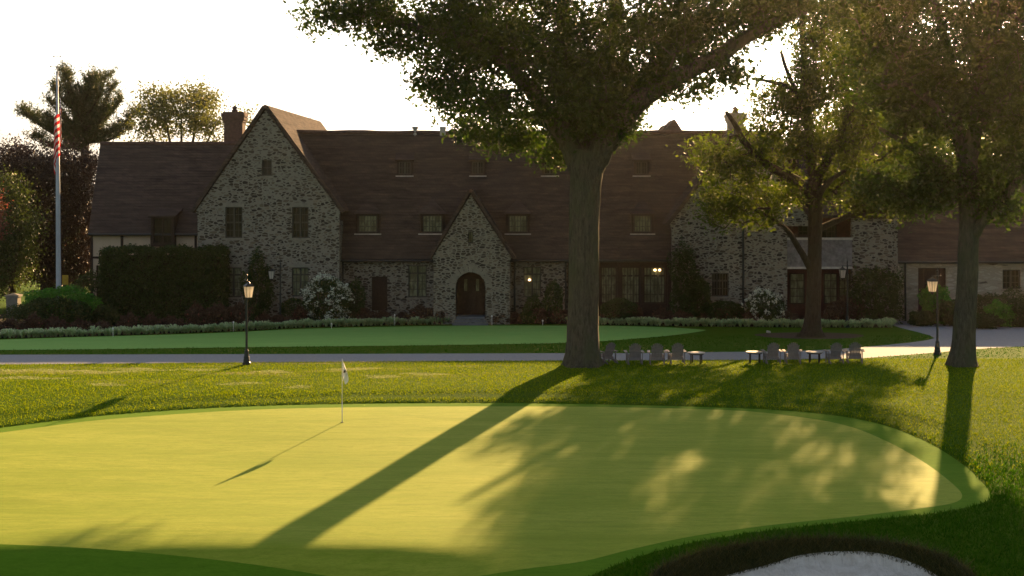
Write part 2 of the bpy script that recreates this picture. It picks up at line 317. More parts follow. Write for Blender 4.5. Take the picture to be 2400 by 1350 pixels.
# planting bed along the house front
BED = [gpx(x, y) for x, y in [(-300, 804), (-100, 799), (0, 796), (150, 791), (300, 786), (480, 779), (560, 776), (700, 768), (900, 763), (1060, 760), (1066, 742), (1140, 742), (1120, 760), (1300, 759), (1600, 765), (1900, 768), (2090, 768), (2080, 757), (2100, 744)]] + [(26.5, 110), (-45, 110)]
PBED = np.array(BED)
def inside(P, Q):
    x, y = P[:, 0], P[:, 1]; r = np.zeros(len(P), bool); n = len(Q)
    for i in range(n):
        x0, y0 = Q[i]; x1, y1 = Q[(i + 1) % n]
        if y0 == y1: continue
        c = ((y0 > y) != (y1 > y)) & (x < (x1 - x0) * (y - y0) / (y1 - y0) + x0); r ^= c
    return r
def sdist(P, Q):
    d = np.full(len(P), 1e9); n = len(Q)
    for i in range(n):
        a = Q[i]; b = Q[(i + 1) % n]; ab = b - a; L = (ab ** 2).sum() + 1e-12
        t = (((P - a) @ ab) / L).clip(0, 1); q = P - a - t[:, None] * ab; d = np.minimum(d, (q ** 2).sum(1))
    d = np.sqrt(d); return np.where(inside(P, Q), -d, d)
def ss(t): t = np.clip(t, 0, 1); return t * t * (3 - 2 * t)
def terrain(P):
    P = np.atleast_2d(np.asarray(P, float)); z = prof(P[:, 1]).copy()
    base_lift = .17 * ss((P[:, 1] - 43) / 6) * ss((95 - P[:, 1]) / 20)
    m = (P[:, 1] > 30) & (P[:, 1] < 75) & (abs(P[:, 0]) < 60)
    if m.any():
        q = P[m]; df = sdist(q, PF); db = sdist(q, PB); ds = sdist(q, PS)
        w = ss((q[:, 1] - 43) / 6); out = ss(df / .22) * .07 + ss((df - .9) / 1.1) * .10
        z[m] += w * out
        z[m] += -.36 * ss(-db / .7) + .05 * np.exp(-(db / .5) ** 2)
        z[m] -= .05 * ss(-ds / .25) + .15 * ss(-ds / 3)
        z[m] -= .80 * ss((40.4 - q[:, 1]) / 2.4) * ss((1 - q[:, 0]) / 5)
        z[m] += .03 * np.sin(q[:, 0] * .35 + 1) * np.sin(q[:, 1] * .42) * ss((70 - q[:, 1]) / 6)
    z[~m] += base_lift[~m]
    return z
def tz(x, y): return float(terrain([[x, y]])[0])
def G(x, y):
    """ground point seen at photo pixel x, y"""
    p = gpx(x, y); D = p[1]
    for _ in range(20): D = .5 * D + .5 * F * (H - tz((x - CX) * D / F, D)) / (y - HOR)
    X = (x - CX) * D / F; return Vector((X, D, tz(X, D)))
def build_ground():
    pts = []; edges = []
    polys = [PG, PF, PS, PB, PP, PR, PM, PBED]
    for Q in polys:
        b = len(pts); n = len(Q); pts += [tuple(q) for q in Q]; edges += [(b + i, b + (i + 1) % n) for i in range(n)]
    def grid(x0, x1, y0, y1, s, ex=None):
        X, Y = np.meshgrid(np.arange(x0, x1, s), np.arange(y0, y1, s)); P = np.stack([X.ravel(), Y.ravel()], 1)
        P = P + rng.uniform(-.12, .12, P.shape) * s
        if ex: P = P[~((P[:, 0] > ex[0]) & (P[:, 0] < ex[1]) & (P[:, 1] > ex[2]) & (P[:, 1] < ex[3]))]
        return P
    A = grid(-22, 26, 35.5, 60, .42); B = grid(-48, 52, 33, 114, 1.5, (-22, 26, 35.5, 60)); Cc = grid(-170, 170, -60, 330, 15, (-48, 52, 33, 114)); Dd = grid(-2400, 2400, -600, 2400, 200, (-170, 170, -60, 330))
    # a finer mesh about the bunker's lip
    E = grid(2.0, 14, 38, 43.5, .16); E = E[abs(sdist(E, PB)) < 1.3]
    P = np.concatenate([A, B, Cc, Dd, E])
    keep = np.ones(len(P), bool)
    for Q in polys: keep &= abs(sdist(P, Q)) > .06
    P = P[keep]
    allp = [Vector(p) for p in pts] + [Vector(p) for p in P]
    v, e, f, _, _, _ = geometry.delaunay_2d_cdt(allp, edges, [], 0, 1e-4)
    V = np.array([(q[0], q[1]) for q in v]); Fc = np.array([t for t in f if len(t) == 3])
    Z = terrain(V); C3 = V[Fc].mean(1)
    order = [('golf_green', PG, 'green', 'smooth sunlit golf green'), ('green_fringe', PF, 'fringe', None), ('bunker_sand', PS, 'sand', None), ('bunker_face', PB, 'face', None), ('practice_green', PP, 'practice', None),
             ('mulch_ring', PM, 'mulch', None), ('road', PR, 'asphalt', None), ('flower_bed', PBED, 'soil', None)]
    done = np.zeros(len(Fc), bool)
    for nm, Q, mt, lb in order + [('lawn', None, 'lawn', None)]:
        s = ~done if Q is None else (inside(C3, Q) & ~done); done |= s
        fs = Fc[s]; u, inv = np.unique(fs.ravel(), return_inverse=True)
        VV = np.concatenate([V[u], Z[u][:, None]], 1)
        # orient up
        t = inv.reshape(-1, 3); a = VV[t[:, 1]] - VV[t[:, 0]]; b = VV[t[:, 2]] - VV[t[:, 0]]; fl = (a[:, 0] * b[:, 1] - a[:, 1] * b[:, 0]) < 0
        t[fl] = t[fl][:, ::-1]
        o = np_mesh(nm, VV, t.ravel(), 3, M[mt], smooth=True); tag(o, kind='structure')
build_ground()
def scatter(n, x0, x1, y0, y1, test, on=True):
    P = np.stack([rng.uniform(x0, x1, n), rng.uniform(y0, y1, n)], 1); P = P[test(P)]
    # only what the photo can see, with a margin
    px = CX + P[:, 0] * F / P[:, 1]; P = P[(px > -250) & (px < 2650)]
    return np.concatenate([P, (terrain(P) - .01)[:, None]], 1)
def lawn_ok(P): return ~(inside(P, PF) | inside(P, PB) | inside(P, PR) | inside(P, PM) | inside(P, PP) | inside(P, PBED))
DRY = []
for (x, y, w_) in ((60, 887, 95), (255, 872, 85), (335, 867, 70), (120, 869, 90), (560, 899, 48), (700, 909, 30), (1000, 876, 55), (900, 882, 42), (250, 903, 45), (830, 866, 60), (30, 868, 60), (470, 866, 50), (640, 872, 40)):
    g_ = G(x, y); DRY.append((g_.x, g_.y, w_ * g_.y / F, .45))
def drymask(P):
    q = np.zeros(len(P), bool)
    for (a, b_, c, d) in DRY: q |= ((P[:, 0] - a) / c + .25 * np.sin(P[:, 1] * 9)) ** 2 + ((P[:, 1] - b_ + .25 * np.sin(P[:, 0] * 2.1 + a)) / d) ** 2 < 1
    return q
M['straw'] = leafmat('straw_blades', (.34, .36, .12), (.62, .64, .34), .3, (1, 1.05, .9), 0, 1)
P = scatter(420000, -30, 34, 60, 71, lambda P: drymask(P) & lawn_ok(P)); tag(blades('dry_grass', P, .035, .035, M['straw'], lean=.9), 'pale straw coloured worn patches of grass along the path at left', 'dry grass', kind='stuff')
def far_share(P): return ss((P[:, 1] - 43.5 + .8 * np.sin(P[:, 0] * .7)) / 9) > rng.random(len(P))
P = scatter(560000, -30, 34, 43, 72, lambda P: lawn_ok(P) & far_share(P) & (~drymask(P) | (rng.random(len(P)) < .25)))
tag(blades('lawn_grass', P, .05, .032, M['blade'], lean=.5), 'mown lawn grass between the golf green and the path', 'grass', kind='stuff')
P = scatter(230000, -20, 22, 37.5, 53, lambda P: lawn_ok(P) & ~far_share(P))
tag(blades('rough_grass', P, .085, .035, M['blade_rough'], lean=.5), 'longer dark green grass in front of and beside the golf green', 'grass', kind='stuff')
P = scatter(75000, 1, 15, 38, 43.5, lambda P: inside(P, PB) & ~(sdist(P, PS) < -.08))
tag(blades('bunker_grass', P, .19, .020, M['blade_brown'], lean=.8), 'long brown and dry grass hanging on the bunker face', 'grass', kind='stuff')
P = scatter(40000, -34, 40, 72, 90, lawn_ok)
tag(blades('shaded_grass', P, .05, .06, M['blade_rough'], lean=.4), 'short shaded grass of the lawn island beyond the path', 'grass', kind='stuff')

# ------------------------------------------------------------------ clubhouse
house = empty('stone_clubhouse', W(1100, 755, 104)); HL = house.location.copy()
tag(house, 'long stone clubhouse with steep brown tiled roofs, gables and dormers', 'building')
class HB(MB):
    def build(s, name, m, parent=None, smooth=False, label=None):
        s.v = [(a - HL.x, b - HL.y, c - HL.z) for a, b, c in s.v]
        return MB.build(s, name, m, parent or house, smooth, label)
def wall(name, D, outer, holes, mat, th=.45, label=None, arches=()):
    """a wall face with openings, pixel outlines at distance D, with reveals"""
    b = HB(); loops = [[W(x, y, D) for x, y in outer]]
    hs = [[(x0, y0), (x1, y0), (x1, y1), (x0, y1)] for x0, x1, y0, y1 in holes] + list(arches)
    loops += [[W(x, y, D) for x, y in h] for h in hs]
    flat = [p for l in loops for p in l]
    for t in geometry.tessellate_polygon([[Vector((p.x, p.z, 0)) for p in l] for l in loops]):
        tri = [flat[i] for i in t]; n = (tri[1] - tri[0]).cross(tri[2] - tri[0])
        b.poly(tri if n.y < 0 else tri[::-1])
    dv = Vector((0, th, 0))
    for l in loops:
        for i in range(len(l)): p, q = l[i], l[(i + 1) % len(l)]; b.poly([p, q, q + dv, p + dv])
    return b.build(name, M[mat], label=label)
def window(x0, x1, y0, y1, D, cols=2, rows=3, mat='glass', rec=.18, frame='steel', fw=.07, label=None, sill=True, transom=None):
    a = W(x0, y1, D); c = W(x1, y0, D); xa, xb, za, zb = a.x, c.x, a.z, c.z; y = D + rec
    f = HB(); f.box(xa, xa + fw, y - .03, y + .06, za, zb); f.box(xb - fw, xb, y - .03, y + .06, za, zb)
    f.box(xa + fw, xb - fw, y - .03, y + .06, za, za + fw); f.box(xa + fw, xb - fw, y - .03, y + .06, zb - fw, zb)
    for i in range(1, cols):
        xm = xa + (xb - xa) * i / cols; w = .06 if (cols <= 2 or i * 2 == cols) else .022; f.box(xm - w, xm + w, y - .02, y + .05, za + fw, zb - fw)
    for j in range(1, rows):
        zm = za + (zb - za) * j / rows; w = .02
        if transom and j == transom: w = .055
        for i in range(cols):
            u0 = xa + (xb - xa) * i / cols + .0; u1 = xa + (xb - xa) * (i + 1) / cols
            f.box(u0 + .065, u1 - .065, y - .01, y + .04, zm - w, zm + w)
        
    # thin glazing bars, one between each pair of mullions
    for i in range(cols):
        u = xa + (xb - xa) * (i + .5) / cols; f.box(u - .016, u + .016, y + .0, y + .035, za + fw, zb - fw)
    fo = f.build('window', M[frame], label=label)
    p = HB(); p.box(xa + .01, xb - .01, y + .06, y + .08, za + .01, zb - .01); po = p.build('pane', M[mat], house); po.parent = fo
    if sill:
        s = HB(); s.box(xa - .12, xb + .12, D - .07, D + rec - .035, za - .13, za - .003); so = s.build('sill', M['stonetrim'], house); so.parent = fo
    return fo
GZ_ = -1.6
GY = 765   # below the ground line
# left stone gable wing
DL = 102.0
LW = [(528, 568, 485, 558), (684, 723, 485, 558), (613, 637, 374, 412), (528, 566, 627, 697), (684, 723, 627, 695)]
wall('gable_wall', DL, [(463, GY), (463, 508), (458, 495), (622, 258), (797, 495), (795, 508), (795, GY)], LW, 'stone')
for i, (a, b_, c, d) in enumerate(LW):
    window(a, b_, c, d, DL, 2 if i != 2 else 1, (4, 4, 2, 4, 4)[i], 'glass' if i < 3 else 'curtain_reflect', transom=(2, 2, None, 3, 3)[i])
for (a, b_, c, d) in LW[:2] + LW[3:]:
    l = HB(); p, q = W(a - 5, c, DL), W(b_ + 5, c, DL); l.box(p.x, q.x, DL - .03, DL + .1, p.z + .004, p.z + .26); l.build('lintel', M['stonetrim'])
def gable_roof(name, apex, el, er, D0, D1, over=.18, t=.22, label=None, drop=.0):
    A, L_, Rr = W(*apex, D0), W(*el, D0), W(*er, D0)
    out = []
    for E, sgn in ((L_, -1), (Rr, 1)):
        dv = (E - A); dvn = dv.normalized(); E2 = E + dvn * .25
        a0 = A + Vector((0, -over, .08)); e0 = E2 + Vector((0, -over, .08)); a1 = Vector((A.x, D1, a0.z)); e1 = Vector((E2.x, D1, e0.z))
        b = HB(); pts = [a0, e0, e1, a1] if sgn < 0 else [a0, a1, e1, e0]
        b.slab(pts, t, None); out.append(b.build(name, M['roof'], label=label))
    r = HB(); r.tube([A + Vector((0, -over - .02, .14)), Vector((A.x, D1, A.z + .14))], [.13, .13], 8); r.build('ridge_tile', M['brick'])
gable_roof('gable_roof', (622, 255), (458, 495), (797, 495), DL, 130)
b = HB()   # sides and back of the gable wing
p, q = W(463, GY, DL), W(795, 505, DL)
b.box(p.x + .02, p.x + .4, DL + .45, 129, p.z, q.z - .4); b.box(q.x - .4, q.x - .02, DL + .45, 129, p.z, q.z - .4); b.box(p.x + .4, q.x - .4, 128.5, 129, p.z, 11)
b.build('side_wall', M['stone'])
# small gable at the wing's far end
b = HB(); a0, a1, a2 = W(715, 283, 128), W(700, 318, 128), W(738, 318, 128); b.slab([a1, a2, a0], 6, (0, -1, 0)); b.build('rear_gable', M['roof'])
# main range
DE, DR = 103.4, 108.0; ZE = W(0, 607, DE).z; ZR = W(0, 312, DR).z; SL = (ZR - ZE) / (DR - DE)
def onroof(x, y):     # the point of the main roof slope seen at a pixel
    D = (H - ZE + SL * DE) / (SL - (HOR - y) / F); return W(x, y, D)
X0, X1 = -16.2, W(1880, 0, DR).x
DM = 104.0
def slab4(name, pts, t, m, label=None):
    b = HB(); b.slab(pts, t); return b.build(name, M[m], label=label)
slab4('roof', [(X0, DE, ZE), (X1, DE, ZE), (X1 - 1.5, DR, ZR), (X0, DR, ZR)], .25, 'roof')
slab4('roof', [(X0, DR + .02, ZR), (X1 - 1.5, DR + .02, ZR), (X1, DR + 7.6, ZE), (X0, DR + 7.6, ZE)], .25, 'roof')
r = HB(); 
rp = [Vector((X0 + (X1 - 1.5 - X0) * i / 30, DR, ZR + .05 + .03 * math.sin(i * 1.7) + .02 * math.sin(i * .6))) for i in range(31)]; r.tube(rp, [.15] * 31, 8); r.build('ridge_tile', M['brick'])
# front walls of the main range
WIN = [(957, 1000, 622, 697), (1227, 1268, 625, 697)]
wall('front_wall', DM, [(795, GY), (795, 606), (1330, 606), (1330, GY)], WIN + [(871, 908, 648, 728)], 'stone')
for w_ in WIN: window(*w_, DM, 2, 4, 'curtain_reflect', transom=3)
d = HB(); p, q = W(871, 728, DM), W(908, 648, DM); d.box(p.x, q.x, DM + .2, DM + .28, p.z - .6, q.z)
for i in range(4): xx = p.x + (q.x - p.x) * (i + .5) / 4; d.box(xx - .1, xx + .1, DM + .17, DM + .2, p.z - .6, q.z - .05)
d.build('side_door', M['timber'])
g = HB(); p, q = W(797, 609, DE), W(1574, 609, DE); g.tube([(p.x, DE - .08, ZE - .12), (q.x, DE - .08, ZE - .12)], [.09, .09], 8); g.build('gutter', M['black'])
for x in (803, 1206, 1326, 1742):
    g = HB(); D_ = DM - .12 if x < 1700 else 101.9; p = W(x, GY, D_); q = W(x, 606 if x < 1700 else 470, D_); g.tube([p, q], [.07, .07], 8); g.tube([q - Vector((0, 0, .3)), q], [.07, .16], 8); g.build('drainpipe', M['black'])
# sunroom of dark timber
PW = [(1340, 1392, 625, 712), (1408, 1446, 625, 712), (1456, 1500, 625, 712), (1508, 1560, 625, 712)]
wall('sunroom_wall', DM, [(1330, GY), (1330, 606), (1576, 606), (1576, GY)], PW, 'timber')
for w_ in PW: window(*w_, DM, 3, 4, 'curtain_reflect', frame='timber', sill=False, transom=3, fw=.09)
for x in (1335, 1400, 1451, 1504, 1568):
    g = HB(); p, q = W(x - 3, GY, DM - .2), W(x + 3, 610, DM - .2); g.box(p.x, q.x, DM - .22, DM - .01, p.z, q.z); g.build('post', M['timber'])
for (x, y) in ((1535, 633), (1546, 633), (1241, 656)):
    g = HB(); p = W(x, y, DM + .1); g.lathe([(.02, -.07), (.085, -.03), (.085, .03), (.02, .07)], tuple(p), 10); g.build('lamp_bulb', M['glow'], smooth=True)
# central entrance gable
DC = 101.2
ar = [(1068, 748), (1068, 680)] + [(1103 + 35 * math.cos(t), 674 - 36 * math.sin(t) ) for t in np.linspace(math.pi, 0, 13)] + [(1138, 680), (1138, 748)]
wall('entrance_wall', DC, [(1016, GY), (1016, 610), (1013, 604), (1103, 456), (1199, 604), (1195, 610), (1195, GY)], [(1097, 1109, 543, 571)], 'stone', arches=[ar], th=.7)
gable_roof('entrance_roof', (1103, 453), (1013, 604), (1199, 604), DC, 108, .16, .2)
p, q = W(1016, GY, DC), W(1195, 610, DC)
for u_ in (p.x + .02, q.x - .4): b = HB(); b.box(u_, u_ + .38, DC + .7, DM + .2, p.z, q.z - .3); b.build('side_wall', M['stone'])
b = HB()   # voussoirs around the arch
for i in range(13):
    t0 = math.pi * (i + .06) / 13; t1 = math.pi * (i + .94) / 13; r0, r1 = 36.5, 51 + (i % 2) * 3 + (5 if i == 6 else 0)
    c = [(1103 + r0 * math.cos(t0), 674 - r0 * math.sin(t0)), (1103 + r1 * math.cos(t0), 674 - r1 * math.sin(t0)), (1103 + r1 * math.cos(t1), 674 - r1 * math.sin(t1)), (1103 + r0 * math.cos(t1), 674 - r0 * math.sin(t1))]
    b.slab([W(*k_, DC) + Vector((0, -.03, 0)) for k_ in c], .12, (0, -1, 0))
b.build('arch_stones', M['stonetrim'])
b = HB(); p, q = W(1062, GY, DC), W(1144, 634, DC); b.box(p.x, q.x, DC + 1.55, DC + 1.7, p.z, q.z)
for i in range(6): xx = p.x + (q.x - p.x) * (i + .5) / 6; b.box(xx - .17, xx + .17, DC + 1.5, DC + 1.55, p.z, q.z)
dr = b.build('entrance_door', M['timber'])
for x in (1090, 1118): b = HB(); p = W(x, 668, DC); b.box(p.x - .1, p.x + .1, DC + 1.46, DC + 1.5, p.z - .5, p.z + .3); o = b.build('pane', M['curtain_reflect']); o.parent = dr
window(1097, 1109, 543, 571, DC, 1, 1, 'curtain_reflect', .3, sill=False, fw=.05)
b = HB()
for (dz, dx, dy) in ((0, 0, 0), (-.16, .12, -.35), (-.32, .24, -.7)):
    p, q = W(1070, 742, DC), W(1136, 742, DC); b.box(p.x - dx, q.x + dx, DC - .3 + dy, DC + (1.4 if dz == 0 else 0) - .35 * (dz != 0) + dy * .0 + (dy + .0 if dz else 0) , p.z + dz - .16, p.z + dz)
b.build('doorstep', M['step'])
# right stone gable and balcony range
DG = 102.0
wall('gable_wall', DG, [(1575, GY), (1575, 538), (1571, 526), (1740, 310), (1909, 526), (1909, 530), (1845, 530), (1845, GY)], [(1668, 1708, 640, 695)], 'stone')
window(1668, 1708, 640, 695, DG, 3, 3, 'glass', transom=2)
gable_roof('gable_roof', (1740, 306), (1571, 526), (1909, 526), DG, 111.5)
wall('end_wall', 102.4, [(1997, GY), (1997, 500), (2095, 500), (2095, GY)], [], 'stone')
slab4('roof', [W(1908, 505, 101.9), W(2100, 505, 101.9), W(2090, 312, 108), W(1850, 312, 108)], .25, 'roof')
p, q = W(1850, 312, 108), W(2090, 312, 108); slab4('roof', [(p.x, 108.02, p.z), (q.x, 108.02, q.z), (q.x, 115, 4.5), (p.x, 115, 4.5)], .25, 'roof')
b = HB(); b.slab([(25.55, 102.9, GZ_), (25.55, 102.9, 5.9), (25.55, 108, q.z - .4), (25.55, 114, 5.0), (25.55, 114, GZ_)], .3, (-1, 0, 0)); b.build('side_wall', M['stone'])
b = HB(); p, q = W(1845, 625, 102.2), W(1997, 562, 102.2); b.box(p.x, q.x, 102.15, 102.3, p.z, q.z)
for i in range(22): xx = p.x + (q.x - p.x) * (i + .5) / 22; b.box(xx - .085, xx + .085, 102.11, 102.15, p.z, q.z)
bal = b.build('balcony', M['greywood'])
b = HB(); b.box(p.x, q.x, 102.03, 102.3, q.z + .004, q.z + .14); b.box(p.x, q.x, 102.05, 102.3, p.z - .14, p.z - .004); o = b.build('rail', M['lead']); o.parent = bal
b = HB(); p, q = W(1840, GY, 104.3), W(2000, 500, 104.3); b.box(p.x, q.x, 104.3, 104.6, p.z, q.z); b.box(p.x, q.x, 102.31, 104.3, W(0, 624, 102.3).z - .12, W(0, 624, 102.3).z); b.build('recess_wall', M['redwood'])
for (a, c) in ((1850, 1885), (1930, 1962), (1965, 1992)): window(a, c, 640, 712, 104.3, 1, 4, 'curtain_reflect', -.09, 'timber', sill=False)
window(1870, 1960, 525, 560, 104.3, 4, 2, 'glass', -.09, 'timber', sill=False)
# right wing
DW = 104.5
wall('wing_wall', DW, [(2095, GY), (2095, 612), (2800, 612), (2800, GY)], [(2152, 2218, 628, 740), (2350, 2392, 632, 678), (2520, 2565, 632, 678)], 'painted')
window(2350, 2392, 632, 678, DW, 2, 3, 'glass'); window(2520, 2565, 632, 678, DW, 2, 3, 'glass')
b = HB(); p, q = W(2152, 745, DW), W(2218, 628, DW); b.box(p.x, q.x, DW + .2, DW + .3, p.z, q.z)
for i in range(5): xx = p.x + (q.x - p.x) * (i + .5) / 5; b.box(xx - .17, xx + .17, DW + .17, DW + .2, p.z, q.z)
b.build('side_door', M['timber'])
g = HB(); p = W(2122, GY, DW - .1); q = W(2122, 612, DW - .1); g.tube([p, q], [.07, .07], 8); g.build('drainpipe', M['black'])
zw0 = W(0, 611, DW - .5).z; zw1 = W(0, 372, 112).z; xa = W(2093, 0, DW).x; xb = W(2800, 0, DW).x
slab4('wing_roof', [(xa, DW - .5, zw0), (xb, DW - .5, zw0), (xb, 112, zw1), (xa, 112, zw1)], .25, 'roof')
slab4('wing_roof', [(xa, 112.02, zw1), (xb, 112.02, zw1), (xb, 119, zw0), (xa, 119, zw0)], .25, 'roof')
g = HB(); g.tube([(xa, DW - .58, zw0 - .1), (xb, DW - .58, zw0 - .1)], [.09, .09], 8); g.build('gutter', M['black'])
# left wing
DA = 105.0
wall('stucco_wall', DA, [(215, GY), (215, 548), (465, 548), (465, GY)], [(225, 262, 622, 700)], 'stucco')
window(225, 262, 622, 700, DA, 2, 4, 'curtain_reflect', frame='timber')
b = HB()
for x in (215, 286, 356, 404, 459): p, q = W(x - 3, GY, DA), W(x + 3, 548, DA); b.box(p.x, q.x, DA - .05, DA + .05, p.z, q.z)
p, q = W(215, 606, DA), W(462, 601, DA); b.box(p.x, q.x, DA - .055, DA + .04, p.z, q.z)
b.build('timber_frame', M['timber'])
el, er_, rr, rl = W(207, 546, DA - .5), W(470, 546, DA - .5), W(600, 338, 112), W(235, 338, 112)
slab4('wing_roof', [el, er_, rr, rl], .22, 'roof')
el2, er2 = Vector((el.x + 1.2, 119, el.z)), Vector((er_.x, 119, er_.z)); slab4('wing_roof', [rl + Vector((0, .02, 0)), rr + Vector((0, .02, 0)), er2, el2], .22, 'roof')
b = HB(); b.tube([rl + Vector((0, 0, .05)), rr + Vector((0, 0, .05))], [.14, .14], 8); b.build('ridge_tile', M['brick'])
b = HB(); b.tube([el + Vector((0, -.08, -.1)), er_ + Vector((0, -.08, -.1))], [.09, .09], 8); b.build('gutter', M['black'])
b = HB(); p = W(215, GY, DA); b.slab([(p.x + .01, DA + .45, p.z), (p.x + .01, DA + .45, el.z), (rl.x + .4, 112, rl.z - .5), (el2.x + .3, 118.5, el.z), (p.x + 1, 118.5, p.z)], .3, (-1, 0, 0)); b.build('side_wall', M['stucco'])
# wall dormer of the left wing
b = HB(); p, q = W(354, 578, DA - .75), W(408, 506, DA - .75)
b.box(p.x, p.x + .14, DA - .75, DA + 1.8, p.z, q.z); b.box(q.x - .14, q.x, DA - .75, DA + 1.8, p.z, q.z); b.box(p.x + .14, q.x - .14, DA - .75, DA - .55, p.z, p.z + .2)
b.box(p.x + .14, q.x - .14, DA - .7, DA - .55, q.z - .12, q.z); dm = b.build('dormer', M['timber'])
b = HB(); b.slab([(p.x - .15, DA - .95, q.z + .02), (q.x + .15, DA - .95, q.z + .02), (q.x + .15, DA + 2.2, q.z + .6), (p.x - .15, DA + 2.2, q.z + .6)], .12); o = b.build('dormer_roof', M['roof']); o.parent = dm
w_ = window(359, 403, 510, 571, DA - .72, 2, 3, 'glass', .08, 'timber', sill=False)
# roof dormers
def dormer(x0, x1, y0, y1, peak, small=False):
    bl, br = onroof(x0, y1), onroof(x1, y1); D = bl.y - .05; tl = W(x0, y0, D); tr = W(x1, y0, D); bl = W(x0, y1, D); br = W(x1, y1, D)
    b = HB()
    zback = lambda z: DE + (z - ZE) / SL
    for (bb, tt) in ((bl, tl), (br, tr)):
        s = .12 if bb is bl else -.12
        pts = [bb, tt, Vector((tt.x, zback(tt.z), tt.z)), Vector((bb.x, zback(bb.z) + .3, bb.z))]
        b.slab(pts, .12, (-1 if s > 0 else 1, 0, 0))
    b.box(tl.x + .12, tr.x - .12, D, D + .12, bl.z, bl.z + .1); b.box(tl.x + .12, tr.x - .12, D, D + .12, tl.z - .12, tl.z)
    dmr = b.build('dormer', M['timber'])
    r = HB(); pk = onroof(*peak); o_ = .14; pk = pk + Vector((0, -.02, .05))
    fl = tl + Vector((-o_, -o_, 0)); fr = tr + Vector((o_, -o_, 0)); kl = Vector((tl.x - o_, zback(tl.z) + .05, tl.z)); kr = Vector((tr.x + o_, zback(tr.z) + .05, tr.z))
    if small:
        r.slab([fl, fr, Vector((fr.x, pk.y + .1, pk.z)), Vector((fl.x, pk.y + .1, pk.z))], .1)
    else:
        r.poly([fl, fr, pk]); r.poly([kl, fl, pk]); r.poly([fr, kr, pk]); r.poly([fl, kl, kr, fr])
    ro = r.build('dormer_roof', M['roof']); ro.parent = dmr
    s = HB(); s.box(bl.x - .1, br.x + .1, D - .14, D - .004, bl.z - .09, bl.z - .01); so = s.build('sill', M['lead']); so.parent = dmr
    m_ = (x1 - x0) * .12
    window(x0 + m_, x1 - m_, y0 + 4, y1 - 3, D - .01, 2 if small else 3, 2 if small else 3, 'glass' if small else 'curtain_reflect', .07, 'steel', .05, sill=False)
for (a, c, p_) in ((834, 890, 865), (984, 1043, 1014), (1186, 1241, 1214), (1480, 1532, 1506)): dormer(a, c, 501, 547, (p_, 466))
for (a, c, p_) in ((931, 966, 948), (1103, 1137, 1120), (1271, 1307, 1289), (1486, 1521, 1503)): dormer(a, c, 375, 411, (p_, 358), True)
# chimneys and roof vents
def chimney(x0, x1, yt, yb, D, dep=1.3, mat='brick', pot=True):
    p, q = W(x0, yb, D), W(x1, yt, D); c = HB(); hgt = q.z - p.z; w = q.x - p.x
    c.box(p.x + .06, q.x - .06, D, D + dep, p.z - 1.5, q.z - .75)
    c.box(p.x + .0, q.x - .0, D - .06, D + dep + .06, q.z - .749, q.z - .6); c.box(p.x - .07, q.x + .07, D - .13, D + dep + .13, q.z - .599, q.z - .35); c.box(p.x - .13, q.x + .13, D - .19, D + dep + .19, q.z - .349, q.z - .1); c.box(p.x - .02, q.x + .02, D - .05, D + dep + .05, q.z - .099, q.z)
    ch = c.build('chimney', M[mat])
    if pot:
        g = HB(); g.lathe([(.22, 0), (.24, .12), (.12, .25), (.28, .28), (.02, .5)], ((p.x + q.x) / 2, D + dep / 2, q.z + .001), 10); o = g.build('chimney_pot', M['brick'], smooth=True); o.parent = ch
chimney(523, 570, 262, 338, 113.0); chimney(1707, 1745, 264, 312, 112.4, 1.3, 'stonetrim')
for x, cap in ((973, True), (1038, False)):
    p = W(x, 312, DR); g = HB()
    if cap: g.lathe([(.16, -.2), (.14, .2), (.12, .22), (.24, .3), (.2, .34), (.24, .4), (.2, .46)], tuple(p), 12)
    else: g.box(p.x - .2, p.x + .2, p.y - .2, p.y + .2, p.z - .2, p.z + .25); g.box(p.x - .22, p.x + .22, p.y - .22, p.y + .22, p.z + .251, p.z + .45)
    g.build('roof_vent', M['lead'])
g = HB(); p = W(729, 300, 128); g.tube([p + Vector((0, 0, -1)), p + Vector((0, 0, .9))], [.05, .04], 6); g.build('vent_pipe', M['black'])
for (a, b_, c, D_) in ((1548, 1607, 279, 122), (1540, 1578, 291, 124)):
    g = HB(); A = W((a + b_) / 2 + 4, c, D_); l_, r_ = W(a, 318, D_), W(b_, 318, D_); g.slab([l_, r_, A], 5, (0, -1, 0)); g.build('rear_gable', M['roof'])
b = HB(); p = W(797, GY, 118); q = W(2090, 700, 118); b.box(X0 + 5, X1, 117.6, 118, -1.5, ZE - .3); b.build('rear_wall', M['stone'])

# ------------------------------------------------------------------ plants
def blob_pts(n, c, r, shell=.55, flat=0, lump=.12, k=5):
    """points in the outer part of a lumpy ellipsoid"""
    u = rng.normal(size=(n, 3)); u /= np.linalg.norm(u, axis=1)[:, None]
    ph = rng.uniform(0, 6, 6); L = 1 + lump * (np.sin(u[:, 0] * k + ph[0]) * np.sin(u[:, 2] * k + ph[1]) + .7 * np.sin(u[:, 1] * k * 1.7 + ph[2]) * np.sin(u[:, 0] * k * 2.1 + ph[3]))
    rad = (shell + (1 - shell) * rng.random(n) ** .6) * L
    P = u * rad[:, None] * np.array(r)
    if flat: P[:, 2] = np.sign(P[:, 2]) * np.abs(P[:, 2] / r[2]) ** flat * r[2]
    return P + np.array(c)
_ex = [p[0] * F / p[1] + CX for p in BED[2:18]]; _ed = [p[1] for p in BED[2:18]]
_ep = sorted((a, b_) for a, b_ in zip(_ex, _ed) if not (1063 < a < 1143 and b_ > 101.5)); _ep = [e for e in _ep if e[0] < 2092]
def edgeD(x): return float(np.interp(x, [e[0] for e in _ep], [e[1] for e in _ep]))
